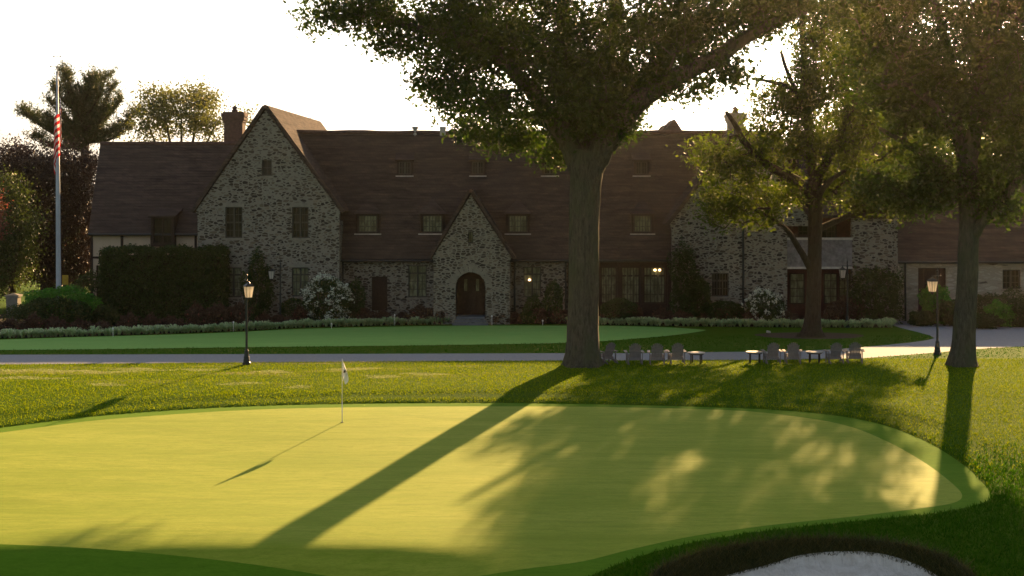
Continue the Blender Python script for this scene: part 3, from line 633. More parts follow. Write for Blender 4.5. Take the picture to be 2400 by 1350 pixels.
def bush(name, px, py, wpx, hpx, mat, n=2500, size=.13, label='', cat='shrub', depth=None, group=None, stems=True, extra=None, D=None, lump=.12, shell=.6):
    if D is not None and -200 < px < 2092: D = max(D, min(edgeD(px) + (2.2 if name != 'rose_bush' else 1.6), 101.7))
    g = G(px, py) if D is None else Vector(((px - CX) * D / F, D, tz((px - CX) * D / F, D)))
    s = g.y / F; rx = wpx * s / 2; h = hpx * s; ry = depth or rx * .85
    o = empty(name, g); tag(o, label, cat, group)
    P = blob_pts(n, (0, 0, h * .52), (rx, ry, h * .52), shell, lump=lump); P = P[P[:, 2] > .02]
    leaves('foliage', P, size, M[mat], o)
    if stems:
        b = MB()
        for i in range(6):
            a = i * 1.05; b.tube([(0.08 * math.cos(a), .08 * math.sin(a), -.05), (rx * .35 * math.cos(a), ry * .35 * math.sin(a), h * .4), (rx * .6 * math.cos(a), ry * .6 * math.sin(a), h * .75)], [.035, .025, .01], 5)
        b.build('stem', M['bark_dark'], o)
    if extra:
        m2, n2, s2 = extra; P = blob_pts(n2, (0, 0, h * .53), (rx * 1.02, ry * 1.02, h * .54), .9, lump=lump); P = P[P[:, 2] > .1 * h]
        Q = np.concatenate([P + rng.normal(size=P.shape) * s2 * .55 for _ in range(14)]); leaves('flowers', Q, s2 * .75, M[m2], o)
    return o
def hedge_box(name, x0, x1, ytop, ybase, D, dep, mat, n, size, label, bump=.12):
    X_0, X_1 = (x0 - CX) * D / F, (x1 - CX) * D / F; zb = tz((X_0 + X_1) / 2, D); zt = H + (HOR - ytop) * D / F
    o = empty(name, ((X_0 + X_1) / 2, D + dep / 2, zb)); tag(o, label, 'hedge'); hw = (X_1 - X_0) / 2; h = zt - zb
    Q = []
    nf = int(n * .55)
    Q.append(np.stack([rng.uniform(-hw, hw, nf), np.full(nf, -dep / 2), rng.uniform(0, h, nf)], 1))
    nt = int(n * .3); Q.append(np.stack([rng.uniform(-hw, hw, nt), rng.uniform(-dep / 2, dep / 2, nt), np.full(nt, h)], 1))
    ns = n - nf - nt; Q.append(np.stack([np.where(rng.random(ns) < .5, -hw, hw), rng.uniform(-dep / 2, dep / 2, ns), rng.uniform(0, h, ns)], 1))
    Q = np.concatenate(Q); wv = bump * (np.sin(Q[:, 0] * 2.3) * np.sin(Q[:, 2] * 2.9 + 1) + .8 * np.sin(Q[:, 0] * 5.1 + 2) * np.sin(Q[:, 1] * 3 + Q[:, 2] * 4))
    Q += rng.normal(size=Q.shape) * .10; Q *= (1 + wv[:, None] * np.array([.05, .3, .12]) * 1)
    leaves('foliage', Q, size, M[mat], o)
    b = MB(); i = -hw + .5
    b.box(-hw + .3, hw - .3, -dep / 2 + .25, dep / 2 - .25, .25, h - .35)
    while i < hw: b.tube([(i, 0, -.1), (i + .1, .05, h * .6)], [.07, .04], 6); i += .9
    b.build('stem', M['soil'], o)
    return o
hedge_box('tall_hedge', 236, 524, 588, 742, 100.6, 1.8, 'hedge', 42000, .15, 'tall clipped dark green hedge beside the left stone gable', .25)
bush('bright_shrub', 138, 752, 186, 92, 'bright', 9000, .15, 'bright green rounded shrub at the foot of the flagpole', depth=1.6, D=98.5)
bush('dark_shrub', 125, 765, 190, 72, 'hedge', 9000, .14, 'dark clipped shrub in front of the bright green one', depth=1.2, D=96.7)
bush('round_shrub', 247, 757, 66, 52, 'shrub', 2500, .12, 'low bluish round shrub at the left end of the tall hedge', D=98)
bush('grey_shrub', 60, 775, 110, 60, 'shrub', 3000, .12, 'grey green shrub at the far left of the flower bed', D=95.5)
bush('laurel_shrub', 215, 700, 90, 120, 'shrub', 3500, .15, 'mid green shrub between flagpole and tall hedge', D=101.5)
bush('hydrangea', 766, 748, 112, 108, 'shrub', 5000, .13, 'large hydrangea with many white flower heads by the left gable', extra=('bloom', 120, .22), D=100.0, lump=.06)
bush('hydrangea', 1792, 745, 92, 78, 'shrub', 4000, .13, 'hydrangea with fewer white blooms beside the balcony', extra=('bloom', 75, .2), D=100.0, lump=.15)
bush('conical_shrub', 832, 750, 52, 100, 'hedge', 3500, .11, 'dark upright shrub right of the large hydrangea', D=101.3)
bush('conical_shrub', 1297, 750, 48, 98, 'hedge', 3500, .11, 'dark pointed evergreen between the porch and the big trunk', D=101.5)
bush('conical_shrub', 1248, 750, 44, 66, 'hedge', 2500, .11, 'low dark evergreen under the window right of the porch', D=101.8)
bush('clipped_bush', 1452, 748, 92, 58, 'hedge', 5000, .1, 'flat topped clipped bush in front of the sunroom', D=101, lump=.05, shell=.8)
bush('clipped_bush', 1698, 748, 96, 54, 'hedge', 5000, .1, 'flat topped clipped bush under the right gable window', D=100.6, lump=.05, shell=.8)
bush('clipped_bush', 690, 750, 70, 60, 'hedge', 3500, .1, 'clipped bush under the lower right window of the left gable', D=100.8, lump=.05, shell=.8)
bush('clipped_bush', 1240, 752, 50, 30, 'hedge', 1500, .1, 'small clipped bush below the window right of the porch', D=100.4, lump=.05, shell=.8)
bush('climbing_vine', 604, 745, 74, 162, 'hedge', 6500, .13, 'dark climbing vine bulging over the lower left gable wall', depth=.9, D=100.9, lump=.25)
bush('climbing_vine', 1603, 745, 72, 182, 'hedge', 7000, .13, 'tall dark vine climbing the corner of the right gable', depth=.8, D=101.1, lump=.25)
bush('climbing_vine', 1640, 745, 60, 110, 'hedge', 4000, .13, 'dark vine beside the lower window of the right gable', depth=.6, D=101.2, lump=.2)
bush('spreading_shrub', 2055, 745, 125, 125, 'shrub', 8000, .16, 'tall spreading shrub in front of the end stone wall', D=100.5, lump=.3)
bush('spreading_shrub', 1990, 750, 90, 60, 'rose', 4000, .13, 'low reddish shrub left of the tall spreading one', D=99.5, lump=.2)
bush('wing_shrub', 2195, 752, 80, 92, 'bright', 5000, .14, 'bright topped shrub before the dark wing door', D=101.5, lump=.2)
for i, (x, y, w, h, D_, m_, lb) in enumerate([(2160, 755, 60, 34, 99.5, 'hedge', 'low dark bush nearest the driveway fork'), (2230, 757, 80, 60, 99.8, 'shrub', 'round bush left of the right hand trunk'), (2305, 757, 70, 72, 100.5, 'shrub', 'upright bush just right of the right hand trunk'),
                                       (2345, 760, 70, 58, 98.5, 'bright', 'lighter green bush in the right hand bed'), (2395, 762, 80, 66, 98.5, 'hedge', 'large dark bush at the right edge of the photo'), (2370, 748, 110, 78, 101.5, 'shrub', 'tall bush under the wing window'), (2300, 766, 100, 34, 97.0, 'hedge', 'low edging bush behind the driveway'), (2480, 762, 100, 66, 99.5, 'shrub', 'bush beyond the right edge')]):
    bush('wing_bush', x, y, w, h, m_, 3500, .13, lb, D=D_, lump=.2, group='bushes before the painted wing')
# rose bushes
rb = None
spots = [(20, 100, 'left end of the bed'), (75, 96.5, ''), (130, 93.5, ''), (190, 94.5, ''), (240, 95, ''), (300, 96.5, ''), (352, 97, ''), (405, 97.5, ''), (465, 98.6, ''), (510, 99.0, ''), (555, 98.4, ''), (620, 99, ''), (660, 98.2, ''), (705, 98.8, ''), (850, 98.8, ''), (895, 99.3, ''), (945, 98.6, ''), (990, 98.9, ''), (1035, 98.8, ''), (1160, 98.8, ''), (1205, 98.9, ''), (1260, 98.4, ''), (1310, 98.8, ''), (1380, 98.6, ''), (1430, 98.4, ''), (1490, 98.3, ''), (1555, 98.5, ''), (1600, 98.4, ''), (1650, 98.6, ''), (1700, 98.3, ''), (1760, 98.2, ''), (1850, 98.3, ''), (1905, 98.2, ''), (1950, 98.1, '')]
for i, (x, D_, _) in enumerate(spots):
    D_ = min(edgeD(x) + 1.65 + .4 * ((i * 5) % 3) / 2, 101.6); X = (x - CX) * D_ / F
    if rb is None:
        rb = bush('rose_bush', x, 0, 60, 38, 'rose', 1800, .12, 'x', 'rose bush', D=D_, extra=('petal', 10, .06), lump=.3); r_ = rb
    else: r_ = dup(rb, (X, D_, tz(X, D_)), i * 1.3, (.8 + .5 * ((i * 7) % 5) / 5, .75, .75 + .6 * ((i * 3) % 4) / 4))
    tag(r_, 'low reddish rose bush in the bed along the clubhouse front', 'rose bush', 'rose bushes along the clubhouse bed')
for o_ in bpy.data.objects:
    if o_.name.startswith('rose_bush') and 450 < (o_.location.x * F / o_.location.y + CX) < 575: o_.scale = (1.15, 1, 1.6)
# striped border plants: tufts along the front edge of the bed
edge = [(a, b_) for a, b_ in BED[1:10]]
edge2 = [(a, b_) for a, b_ in BED[13:18]]
T = []
for E in (edge, edge2):
    for a, b_ in zip(E[:-1], E[1:]):
        L = math.hypot(b_[0] - a[0], b_[1] - a[1]); n = max(1, int(L / .30))
        for i in range(n):
            for row in range(2): T.append((a[0] + (b_[0] - a[0]) * (i + random.random() * .8) / n, a[1] + (b_[1] - a[1]) * i / n + .22 + row * .42 + random.uniform(-.1, .1), random.uniform(.7, 1.2)))
V = []; tv = []
for (x, y, s) in T:
    n = 60; a = rng.random(n) * 2 * np.pi; l = rng.uniform(.35, 1, n) * s; z = tz(x, y); d = np.stack([np.cos(a), np.sin(a)], 1)
    base = np.array([x, y]) + d * .04; m1 = base + d * (.20 * l)[:, None]; tp = base + d * (.44 * l)[:, None]; w = np.stack([-d[:, 1], d[:, 0]], 1) * .028
    z1 = z + .48 * l; z2 = z + .33 * l
    A = np.concatenate([base, np.full((n, 1), z)], 1); B1 = np.concatenate([m1 - w, z1[:, None]], 1); B2 = np.concatenate([m1 + w, z1[:, None]], 1); Cp = np.concatenate([tp, z2[:, None]], 1)
    V.append(np.stack([A, B1, Cp, B2], 1).reshape(-1, 3)); tv.append(np.repeat((rng.random(n) * .6 + .4 * random.random()), 4))
V = np.concatenate(V); o = np_mesh('border_plants', V, np.arange(len(V)), 4, M['lirio'], None, np.concatenate(tv)); tag(o, 'band of pale striped grassy border plants edging the flower bed', 'border plants', kind='stuff')

# ------------------------------------------------------------------ trees
def tube_pts(pts, n=4):
    P = [Vector(p) for p in pts]; out = []
    for i in range(len(P) - 1):
        p0, p1, p2, p3 = P[max(i - 1, 0)], P[i], P[i + 1], P[min(i + 2, len(P) - 1)]
        for k_ in range(n):
            t = k_ / n; out.append(.5 * ((2 * p1) + (p2 - p0) * t + (2 * p0 - 5 * p1 + 4 * p2 - p3) * t * t + (3 * p1 - p0 - 3 * p2 + p3) * t ** 3))
    return out + [P[-1]]
def tree(name, label, base, trunk, limbs, crowns, bark, leafm, lsize, per, sig=(.5, .5, .32), root=.35, cat='tree', group=None, seed=1, twig=.012, aspect=.55):
    """trunk, limbs: [(x, y, dD, r)] in photo pixels about the tree's distance; crowns: (x, y, dD, rx px, ry px, depth m, clumps)"""
    global rng; rng = np.random.default_rng(seed); rr = random.Random(seed)
    D0 = base.y; o = empty(name, base); tag(o, label, cat, group); bl = Vector(base)
    nodes = []; par = []; cnt = []; rmin = []
    b = MB()
    def addpoly(pl, n, lob=None):
        pts = [W(x, y, D0 + dd) - bl for x, y, dd, r in pl]; rad = [r for *_, r in pl]
        S = tube_pts(pts, 5); RR = np.interp(np.linspace(0, len(pl) - 1, len(S)), range(len(pl)), rad)
        ph = rr.uniform(0, 6)
        S = [s_ + Vector((rr.uniform(-1, 1), rr.uniform(-1, 1), rr.uniform(-1, 1))) * (RR[i] * (.12 if lob is None else .012)) for i, s_ in enumerate(S)]
        b.tube(S, list(RR), n, lob or (lambda a, L: 1 + .06 * math.sin(3 * a + ph + L) + .03 * math.sin(7 * a - L * 2)))
        base_i = len(nodes)
        for i, s_ in enumerate(S): nodes.append(s_)
        return S
    addpoly(trunk, 20, lambda a, L: 1 + root * math.exp(-L / .6) * (.6 + .5 * math.sin(5 * a + 1)) + .05 * math.sin(4 * a + L * .6) + .03 * math.sin(9 * a + L) + .015 * math.sin(17 * a - L * 2))
    for l in limbs: addpoly(l, 9)
    sk = [n_ for n_ in nodes if (n_.z > (W(0, min(t[1] for t in trunk), D0).z - bl.z) * .6)] if limbs else list(nodes)
    sk = sk or nodes
    C = []
    for (x, y, dd, rx, ry, rd, n) in crowns:
        c = W(x, y, D0 + dd) - bl; s = (D0 + dd) / F
        u = rng.normal(size=(n, 3)); u /= np.linalg.norm(u, axis=1)[:, None]; u *= (rng.random(n) ** .42)[:, None]
        C.append(u * np.array([rx * s, rd, ry * s]) + np.array(c))
    C = np.concatenate(C)
    N = np.array([tuple(p) for p in sk]); d = np.array([np.min(((N - c) ** 2).sum(1)) for c in C]); C = C[np.argsort(d)]
    P = list(map(tuple, N)); parent = [-1] * len(P); w = [0.0] * len(P)
    arr = np.zeros((len(P) + len(C) * 7, 3)); arr[:len(P)] = N; m = len(P)
    for c in C:
        dd2 = ((arr[:m] - c) ** 2).sum(1) + (np.maximum(arr[:m, 2] - c[2], 0) ** 2) * .6
        j = int(np.argmin(dd2)); q = arr[j].copy(); dist = np.linalg.norm(c - q); k_ = int(min(6, max(1, dist / .55)))
        side = rng.normal(size=3) * dist * .10
        last = j
        for i in range(1, k_ + 1):
            t = i / k_; arr[m] = q + (c - q) * t + side * math.sin(t * 3.1416) + np.array([0, 0, -.05 * dist * math.sin(t * 3.14)]); parent.append(last); w.append(0.0); last = m; m += 1
        w[last] += 1
    for i in range(m - 1, -1, -1):
        if parent[i] >= 0: w[parent[i]] += w[i]
    rad = [twig * (max(x, .5) ** .5) for x in w]
    for i in range(len(N), m):
        p = parent[i]; ri = rad[i]; rp = min(rad[p], ri * 1.6) if p >= len(N) else ri * 1.3
        b.tube([arr[p], arr[i]], [rp, ri], 5 if rp > .03 else 3, cap=False)
    b.build('trunk', M[bark], o, smooth=True)
    n = len(C); tt = rng.random(n); Q = np.repeat(C, per, 0) + rng.normal(size=(n * per, 3)) * np.array(sig)
    leaves('crown', Q, lsize, M[leafm], o, aspect, tint=(np.repeat(tt, per) * .6 + rng.random(n * per) * .4))
    return o
oakb = G(1366, 857)
tree('oak_tree', 'huge oak with a thick straight trunk standing in front of the clubhouse entrance side', oakb,
     [(1366, 862, 0, .84), (1366, 840, 0, .76), (1366, 800, 0, .70), (1368, 700, 0, .66), (1369, 600, 0, .65), (1369, 500, 0, .67), (1372, 440, 0, .72), (1376, 390, 0, .82), (1380, 355, 0, .70)],
     [[(1360, 400, 0, .55), (1335, 345, 0, .45), (1290, 270, -.6, .38), (1230, 195, -1, .34), (1150, 120, -1.5, .3), (1060, 82, -1.8, .24), (980, 68, -2, .2), (885, 34, -2, .17), (810, 36, -2, .12), (745, 43, -2, .08)],
      [(1370, 400, 0, .6), (1350, 300, 1, .5), (1325, 160, 1.5, .4), (1320, 0, 1.5, .3), (1300, -220, 1, .15)],
      [(1390, 390, 0, .6), (1425, 330, -.5, .55), (1480, 255, -1, .48), (1560, 195, -1.5, .42), (1670, 140, -2, .38), (1770, 75, -2.2, .28), (1890, 25, -2.5, .16)],
      [(1385, 380, 0, .5), (1430, 280, 1.5, .42), (1500, 190, 2, .34), (1600, 90, 2.5, .28), (1680, 0, 3, .2), (1750, -130, 3, .1)],
      [(1770, 75, -2.2, .2), (1800, -20, -2, .15), (1830, -150, -2, .08)],
      [(1375, 380, 0, .5), (1400, 260, 3, .4), (1430, 100, 4, .3), (1460, -100, 5, .2), (1470, -300, 5, .1)],
      [(1350, 380, 0, .4), (1300, 300, 2.5, .3), (1230, 270, 4.5, .2), (1150, 275, 5, .1)]],
     [(1190, 60, 0, 200, 130, 5, 260), (1320, 200, 0, 120, 140, 4.5, 230), (1060, 90, -1, 130, 95, 3.5, 130), (870, 20, -2, 150, 50, 2.2, 60), (780, 50, -2, 80, 45, 1.2, 16), (930, 90, -2, 80, 45, 1.6, 26),
      (1040, 210, -1.5, 85, 50, 2, 44), (1140, 250, -2, 90, 60, 2.5, 55), (1110, 300, 4.5, 50, 30, 1.5, 22), (1200, 320, 5.5, 75, 36, 2, 50), (1290, 350, 2, 40, 40, 1.4, 18), (1420, 230, 1, 90, 110, 4, 130), (1500, 90, 1, 170, 110, 5, 200), (1660, 50, 0, 170, 80, 4.5, 140),
      (1810, 10, -2, 140, 70, 3, 80), (1560, 195, -1, 110, 40, 2, 50), (1460, 295, -.5, 50, 30, 1.5, 16), (1680, 170, -2, 90, 32, 1.5, 26), (1300, -200, 1, 520, 170, 8, 480), (1600, -150, 2, 330, 150, 6, 220), (1000, -120, -1, 260, 110, 5, 150), (1350, -450, 2, 380, 180, 7, 240)],
     'bark', 'oakleaf', .20, 52, seed=3, sig=(.40, .40, .26), root=.32)
midb = G(1906, 790)
tree('shade_tree', 'shade tree on a round mulch bed with yellow green lower leaves', midb,
     [(1903, 792, 0, .66), (1904, 770, 0, .48), (1906, 730, 0, .41), (1908, 650, 0, .38), (1910, 560, 0, .39), (1911, 480, 0, .42), (1908, 420, 0, .4)],
     [[(1905, 640, 0, .22), (1875, 585, -.6, .18), (1840, 535, -1, .14), (1790, 500, -1.6, .08)], [(1910, 470, 0, .32), (1870, 425, -.5, .28), (1800, 388, -1, .24), (1745, 335, -1.4, .2), (1722, 290, -1.6, .15), (1702, 262, -1.8, .1)],
      [(1908, 420, 0, .36), (1895, 320, .5, .3), (1890, 200, 1, .24), (1880, 60, 1, .16), (1880, -80, 1, .08)], [(1912, 540, 0, .22), (1955, 520, 1, .18), (2010, 500, 1.5, .14), (2080, 495, 2, .09)],
      [(1910, 430, 0, .32), (1950, 350, 0, .26), (2000, 250, -.5, .2), (2040, 120, -.5, .12)], [(1895, 300, .5, .2), (1860, 215, 0, .16), (1820, 195, -.4, .12), (1770, 185, -.5, .06)], [(1890, 260, .8, .16), (1850, 180, .5, .12), (1830, 120, .5, .08)],
      [(1905, 500, 0, .2), (1930, 440, -2, .16), (1980, 400, -3, .1)]],
     [(1720, 380, -1, 80, 65, 2, 84), (1690, 480, -1.5, 58, 58, 1.6, 54), (1760, 470, -1, 60, 60, 2, 46), (1650, 350, -1.4, 45, 40, 1.3, 18), (1800, 340, 0, 70, 60, 2.5, 60), (1840, 450, 0, 60, 60, 2.5, 38), (1860, 230, 1, 70, 60, 2.5, 50), (1900, 170, 0, 45, 110, 2.5, 84), (1880, 330, 0, 50, 50, 2, 44), (1820, 250, .5, 75, 55, 2, 60),
      (1930, 300, 0, 110, 140, 3.5, 130), (2030, 330, 0, 100, 120, 3.5, 110), (1990, 440, 1, 90, 60, 3, 90), (2090, 470, 1.5, 70, 40, 2, 64), (2150, 440, 1, 55, 40, 2, 46), (1960, 130, 1, 130, 130, 4, 120), (1900, 0, 1, 150, 90, 4, 60), (2000, -60, 1, 170, 110, 4, 110), (1800, 510, -1.5, 40, 30, 1, 9), (2060, 200, 1, 100, 110, 3, 110), (2165, 300, 0, 60, 70, 3, 60), (2120, 380, 0, 60, 50, 3, 44)],
     'bark_dark', 'midleaf', .20, 40, seed=5, sig=(.36, .36, .24), root=.5)
rtb = G(2257, 857)
tree('spreading_tree', 'large tree with a forked trunk near the right edge beside a lamp post', rtb,
     [(2257, 862, 0, .64), (2257, 840, 0, .56), (2260, 800, 0, .49), (2265, 700, 0, .45), (2269, 600, 0, .44), (2272, 520, 0, .45), (2270, 440, 0, .5), (2268, 390, 0, .46)],
     [[(2268, 420, 0, .36), (2250, 330, .5, .3), (2235, 220, 1, .26), (2215, 100, 1.5, .2), (2180, -60, 2, .12)], [(2268, 410, 0, .38), (2285, 300, -.5, .32), (2300, 180, -1, .27), (2330, 40, -1, .2), (2350, -120, -1, .12)],
      [(2275, 560, 0, .3), (2310, 510, -.6, .25), (2360, 455, -1, .22), (2420, 390, -1.5, .16), (2500, 340, -2, .1)], [(2262, 440, 0, .26), (2200, 380, 1, .2), (2130, 340, 2, .14), (2060, 300, 2.5, .08)],
      [(2250, 330, .5, .2), (2190, 250, -1, .16), (2110, 190, -2, .1)], [(2285, 300, -.5, .24), (2370, 220, -2, .18), (2450, 140, -3, .1)]],
     [(2180, 250, 1, 110, 110, 4, 160), (2100, 160, 0, 130, 120, 4, 150), (2250, 120, 0, 110, 110, 4, 130), (2330, 230, -1, 90, 100, 4, 95), (2380, 380, -1, 70, 70, 3, 70), (2440, 250, -1, 130, 150, 4, 170), (2180, 390, 1, 80, 50, 2.5, 44), (2380, 80, 0, 110, 100, 4, 120),
      (2190, 450, 0, 55, 38, 2, 42), (2120, 455, 1, 60, 32, 2, 46), (2060, 430, 2, 50, 30, 2, 26), (2330, 470, 0, 50, 35, 2, 26), (2240, 420, 1, 60, 40, 2, 30), (2370, 500, -1.5, 32, 26, 1, 8), (2100, 0, 1, 170, 90, 5, 130), (2300, -60, 0, 220, 110, 6, 170), (2250, -280, 1, 330, 150, 7, 230), (2480, 0, 0, 150, 180, 5, 170), (2140, 500, 1, 30, 22, 1, 6), (2290, 450, 0, 60, 40, 2, 18), (2600, 200, 0, 120, 200, 5, 130)],
     'bark', 'oakleaf', .20, 48, seed=9, sig=(.40, .40, .26), root=.35)
def ground_at(x, D): X = (x - CX) * D / F; return Vector((X, D, tz(X, D)))
# trees behind the clubhouse and at the left
def pine(base, seed):
    global rng; rng = np.random.default_rng(seed); rr = random.Random(seed)
    o = empty('pine_tree', base); tag(o, 'tall dark pine with upswept boughs behind the left wing', 'tree'); bl = Vector(base); D0 = base.y
    b = MB(); Q = []; tr = [W(x, y, D0) - bl for x, y in ((200, 600), (200, 420), (199, 340), (197, 280), (192, 225), (182, 190))]
    b.tube([(0, 0, 0)] + tr, [.6, .5, .42, .36, .28, .16, .06], 10)
    boughs = [(340, 60, 268), (336, 75, 325), (320, 52, 262), (325, 110, 275), (300, 150, 185), (330, 325, 262), (335, 305, 300), (345, 250, 250), (320, 262, 205), (300, 285, 235), (270, 125, 205), (270, 250, 180), (260, 150, 168), (250, 225, 180), (240, 210, 190), (290, 175, 240), (300, 220, 250), (330, 170, 300), (330, 235, 285), (345, 150, 320), (310, 118, 240)]
    for (y0, x1, y1) in boughs:
        for dy in (-1, 1):
            d1 = dy * rr.uniform(0, 3); y0j = y0 + rr.uniform(-8, 8); p0 = W(198, y0j, D0) - bl; p1 = W(x1, y1, D0 + d1) - bl
            pm = p0.lerp(p1, .55) + Vector((0, 0, -.5)); S = tube_pts([p0, pm, p1], 5); b.tube(S, list(np.linspace(.11, .025, len(S))), 5, cap=False)
            for s_ in S[2:]:
                for _ in range(4):
                    e = s_ + Vector((rr.uniform(-.8, .8), rr.uniform(-.8, .8), rr.uniform(.1, 1.1))); b.tube([s_, e], [.02, .01], 3, cap=False)
                    for t in np.linspace(.3, 1, 5): Q.append(np.array(s_.lerp(e, t)) + rng.normal(size=(8, 3)) * .13)
    b.build('trunk', M['bark_dark'], o, smooth=True); leaves('crown', np.concatenate(Q), .27, M['pine'], o, .22, up=-.2)
pine(ground_at(200, 140), 4)
def simple_tree(name, label, base, crowns, bark, leafm, lsize, per, seed, r=.4, fork=.4, sig=(.6, .6, .4), top=None, twig=.014):
    px = CX + base.x * F / base.y; D0 = base.y; y0 = HOR - (base.z - H) * F / D0; yt = top if top is not None else min(c[1] for c in crowns) ; ym = y0 + (yt - y0) * fork; rr = random.Random(seed)
    limbs = []
    for i, c in enumerate(crowns): limbs.append([(px, ym + 5, 0, r * .5), ((px + c[0]) / 2, (ym + c[1]) / 2 + 8, c[2] / 2, r * .33), (c[0], c[1], c[2], r * .15)])
    tree(name, label, base, [(px, y0 + 2, 0, r * 1.5), (px + 1, y0 - 20, 0, r), (px, ym, 0, r * .75)], limbs, crowns, bark, leafm, lsize, per, sig, seed=seed, twig=twig)
simple_tree('airy_tree', 'light airy deciduous tree showing sky through it beside the brick chimney', ground_at(425, 135),
            [(425, 265, 0, 95, 62, 4, 130), (380, 240, 0, 55, 38, 3, 40), (470, 235, 1, 45, 38, 3, 40), (350, 300, 0, 45, 40, 3, 40), (500, 300, 0, 50, 40, 3, 40), (570, 300, 2, 26, 50, 2, 22)], 'bark', 'farleaf', .22, 44, 21, .4, .5)
simple_tree('copper_beech', 'dark purple leaved beech tree beside the left wing', ground_at(108, 118),
            [(60, 420, 0, 85, 85, 4, 170), (150, 400, 0, 75, 65, 4, 140), (180, 480, 0, 50, 80, 3, 100), (20, 380, 0, 60, 50, 3, 55), (110, 520, 0, 100, 90, 4, 190), (-40, 480, 0, 80, 130, 4, 150), (205, 390, 1, 30, 35, 2, 24), (190, 580, 1, 40, 50, 2, 54), (60, 610, 1, 110, 50, 4, 130), (150, 640, 1, 70, 40, 3, 80), (-40, 640, 1, 60, 60, 3, 60)], 'bark_dark', 'copper', .17, 85, 22, .5, .3)
simple_tree('yew_tree', 'bright edged green tree at the left edge behind the flagpole shrubs', ground_at(28, 108),
            [(20, 450, 0, 30, 45, 1.6, 50), (40, 520, 0, 34, 55, 2, 70), (5, 560, 0, 60, 60, 2, 90), (40, 600, 0, 30, 50, 2, 40), (0, 650, 0, 50, 40, 2, 50)], 'bark_dark', 'shrub', .15, 70, 23, .3, .3)
simple_tree('sunlit_copper_tree', 'small copper leaved tree cut by the left edge, sunlight put into its pinkish leaf colour', ground_at(-40, 97),
            [(-25, 520, 0, 36, 50, 1.5, 40), (-20, 480, 0, 26, 30, 1.5, 18), (-60, 560, 0, 40, 40, 1.5, 20)], 'bark_dark', 'litcopper', .12, 60, 24, .16, .4, sig=(.3, .3, .3))
simple_tree('rear_tree', 'tall dense dark tree rising behind the right end of the main roof', ground_at(2040, 172),
            [(2020, 330, 0, 130, 100, 5, 230), (2060, 190, 0, 140, 120, 5, 250), (2000, 90, 0, 110, 90, 5, 170), (2120, 330, 0, 110, 90, 5, 200), (2060, 10, 0, 110, 60, 5, 90)], 'bark_dark', 'oakleaf', .40, 40, 25, .5, .35, top=60)
simple_tree('rear_tree', 'broad dense tree rising behind the painted right wing', ground_at(2300, 176),
            [(2290, 330, 0, 110, 70, 4, 120), (2400, 280, 0, 100, 100, 4, 150), (2330, 180, 0, 100, 90, 4, 110), (2480, 380, 0, 90, 70, 4, 70)], 'bark_dark', 'oakleaf', .40, 44, 26, .5, .35, top=160)
# far wood closing the view
rng = np.random.default_rng(77)
Q = []
for x in np.arange(-140, 150, 4.0):
    y = 185 + 12 * math.sin(x * .07); h = 7 + 2.5 * math.sin(x * .31) + 1.5 * math.sin(x * .83); Q.append(blob_pts(420, (x, y, h * .45 - 1.5), (4.2, 4, h * .6), .4))
tag(leaves('far_wood', np.concatenate(Q), .55, M['shrub']), 'distant band of woodland closing the view behind everything', 'woodland', kind='stuff')

# ------------------------------------------------------------------ lamp posts
def lamp_post():
    o = empty('lamp_post', (0, 0, 0))
    b = MB(); b.lathe([(.19, 0), (.19, .10), (.15, .14), (.15, .22), (.125, .30), (.14, .34), (.115, .40), (.095, .58), (.10, .62), (.065, .70), (.055, .74), (.055, 2.0), (.062, 2.02), (.05, 2.06), (.045, 3.75), (.07, 3.8), (.035, 3.86), (.03, 4.0), (.055, 4.06), (.02, 4.12), (.004, 4.27)], n=14); b.build('pole', M['black'], o, smooth=False)
    b = MB(); b.tube([(-.22, 0, 3.82), (.36, 0, 3.82)], [.018, .018], 6); b.tube([(.05, 0, 3.5), (.2, 0, 3.62), (.3, 0, 3.81)], [.012] * 3, 5); b.lathe([(.03, -.03), (.03, .03)], (-.23, 0, 3.82), 8); b.tube([(.30, 0, 3.82), (.30, 0, 3.74)], [.012, .012], 5); b.build('arm', M['black'], o)
    x = .30; zt, zb = 3.58, 3.06; wt, wb = .19, .12
    f = MB(); cr = [(-1, -1), (1, -1), (1, 1), (-1, 1)]
    for sx, sy in cr: f.tube([(x + sx * wb, sy * wb, zb), (x + sx * wt, sy * wt, zt)], [.013, .013], 5)
    for i in range(4):
        (ax, ay), (bx, by) = cr[i], cr[(i + 1) % 4]
        f.tube([(x + ax * wt, ay * wt, zt), (x + bx * wt, by * wt, zt)], [.016, .016], 5); f.tube([(x + ax * wb, ay * wb, zb), (x + bx * wb, by * wb, zb)], [.016, .016], 5)
        f.tube([(x + (ax + bx) / 2 * wt, (ay + by) / 2 * wt, zt), (x + (ax + bx) / 2 * wb, (ay + by) / 2 * wb, zb)], [.007, .007], 4)
        f.poly([(x + ax * wt * 1.1, ay * wt * 1.1, zt + .015), (x + bx * wt * 1.1, by * wt * 1.1, zt + .015), (x + bx * .05, by * .05, zt + .14), (x + ax * .05, ay * .05, zt + .14)])
    f.lathe([(.075, zt + .13), (.05, zt + .16), (.02, zt + .2)], (x, 0, 0), 8); f.lathe([(.02, zb - .14), (.06, zb - .09), (.09, zb - .02), (.12, zb - .005)], (x, 0, 0), 8)
    ln = f.build('lantern', M['black'], o)
    g = MB()
    for i in range(4):
        (ax, ay), (bx, by) = cr[i], cr[(i + 1) % 4]; q = .96
        g.poly([(x + ax * wb * q, ay * wb * q, zb + .01), (x + bx * wb * q, by * wb * q, zb + .01), (x + bx * wt * q, by * wt * q, zt - .01), (x + ax * wt * q, ay * wt * q, zt - .01)])
    gg = g.build('lantern_glass', M['frost'], o); gg.parent = ln
    return o
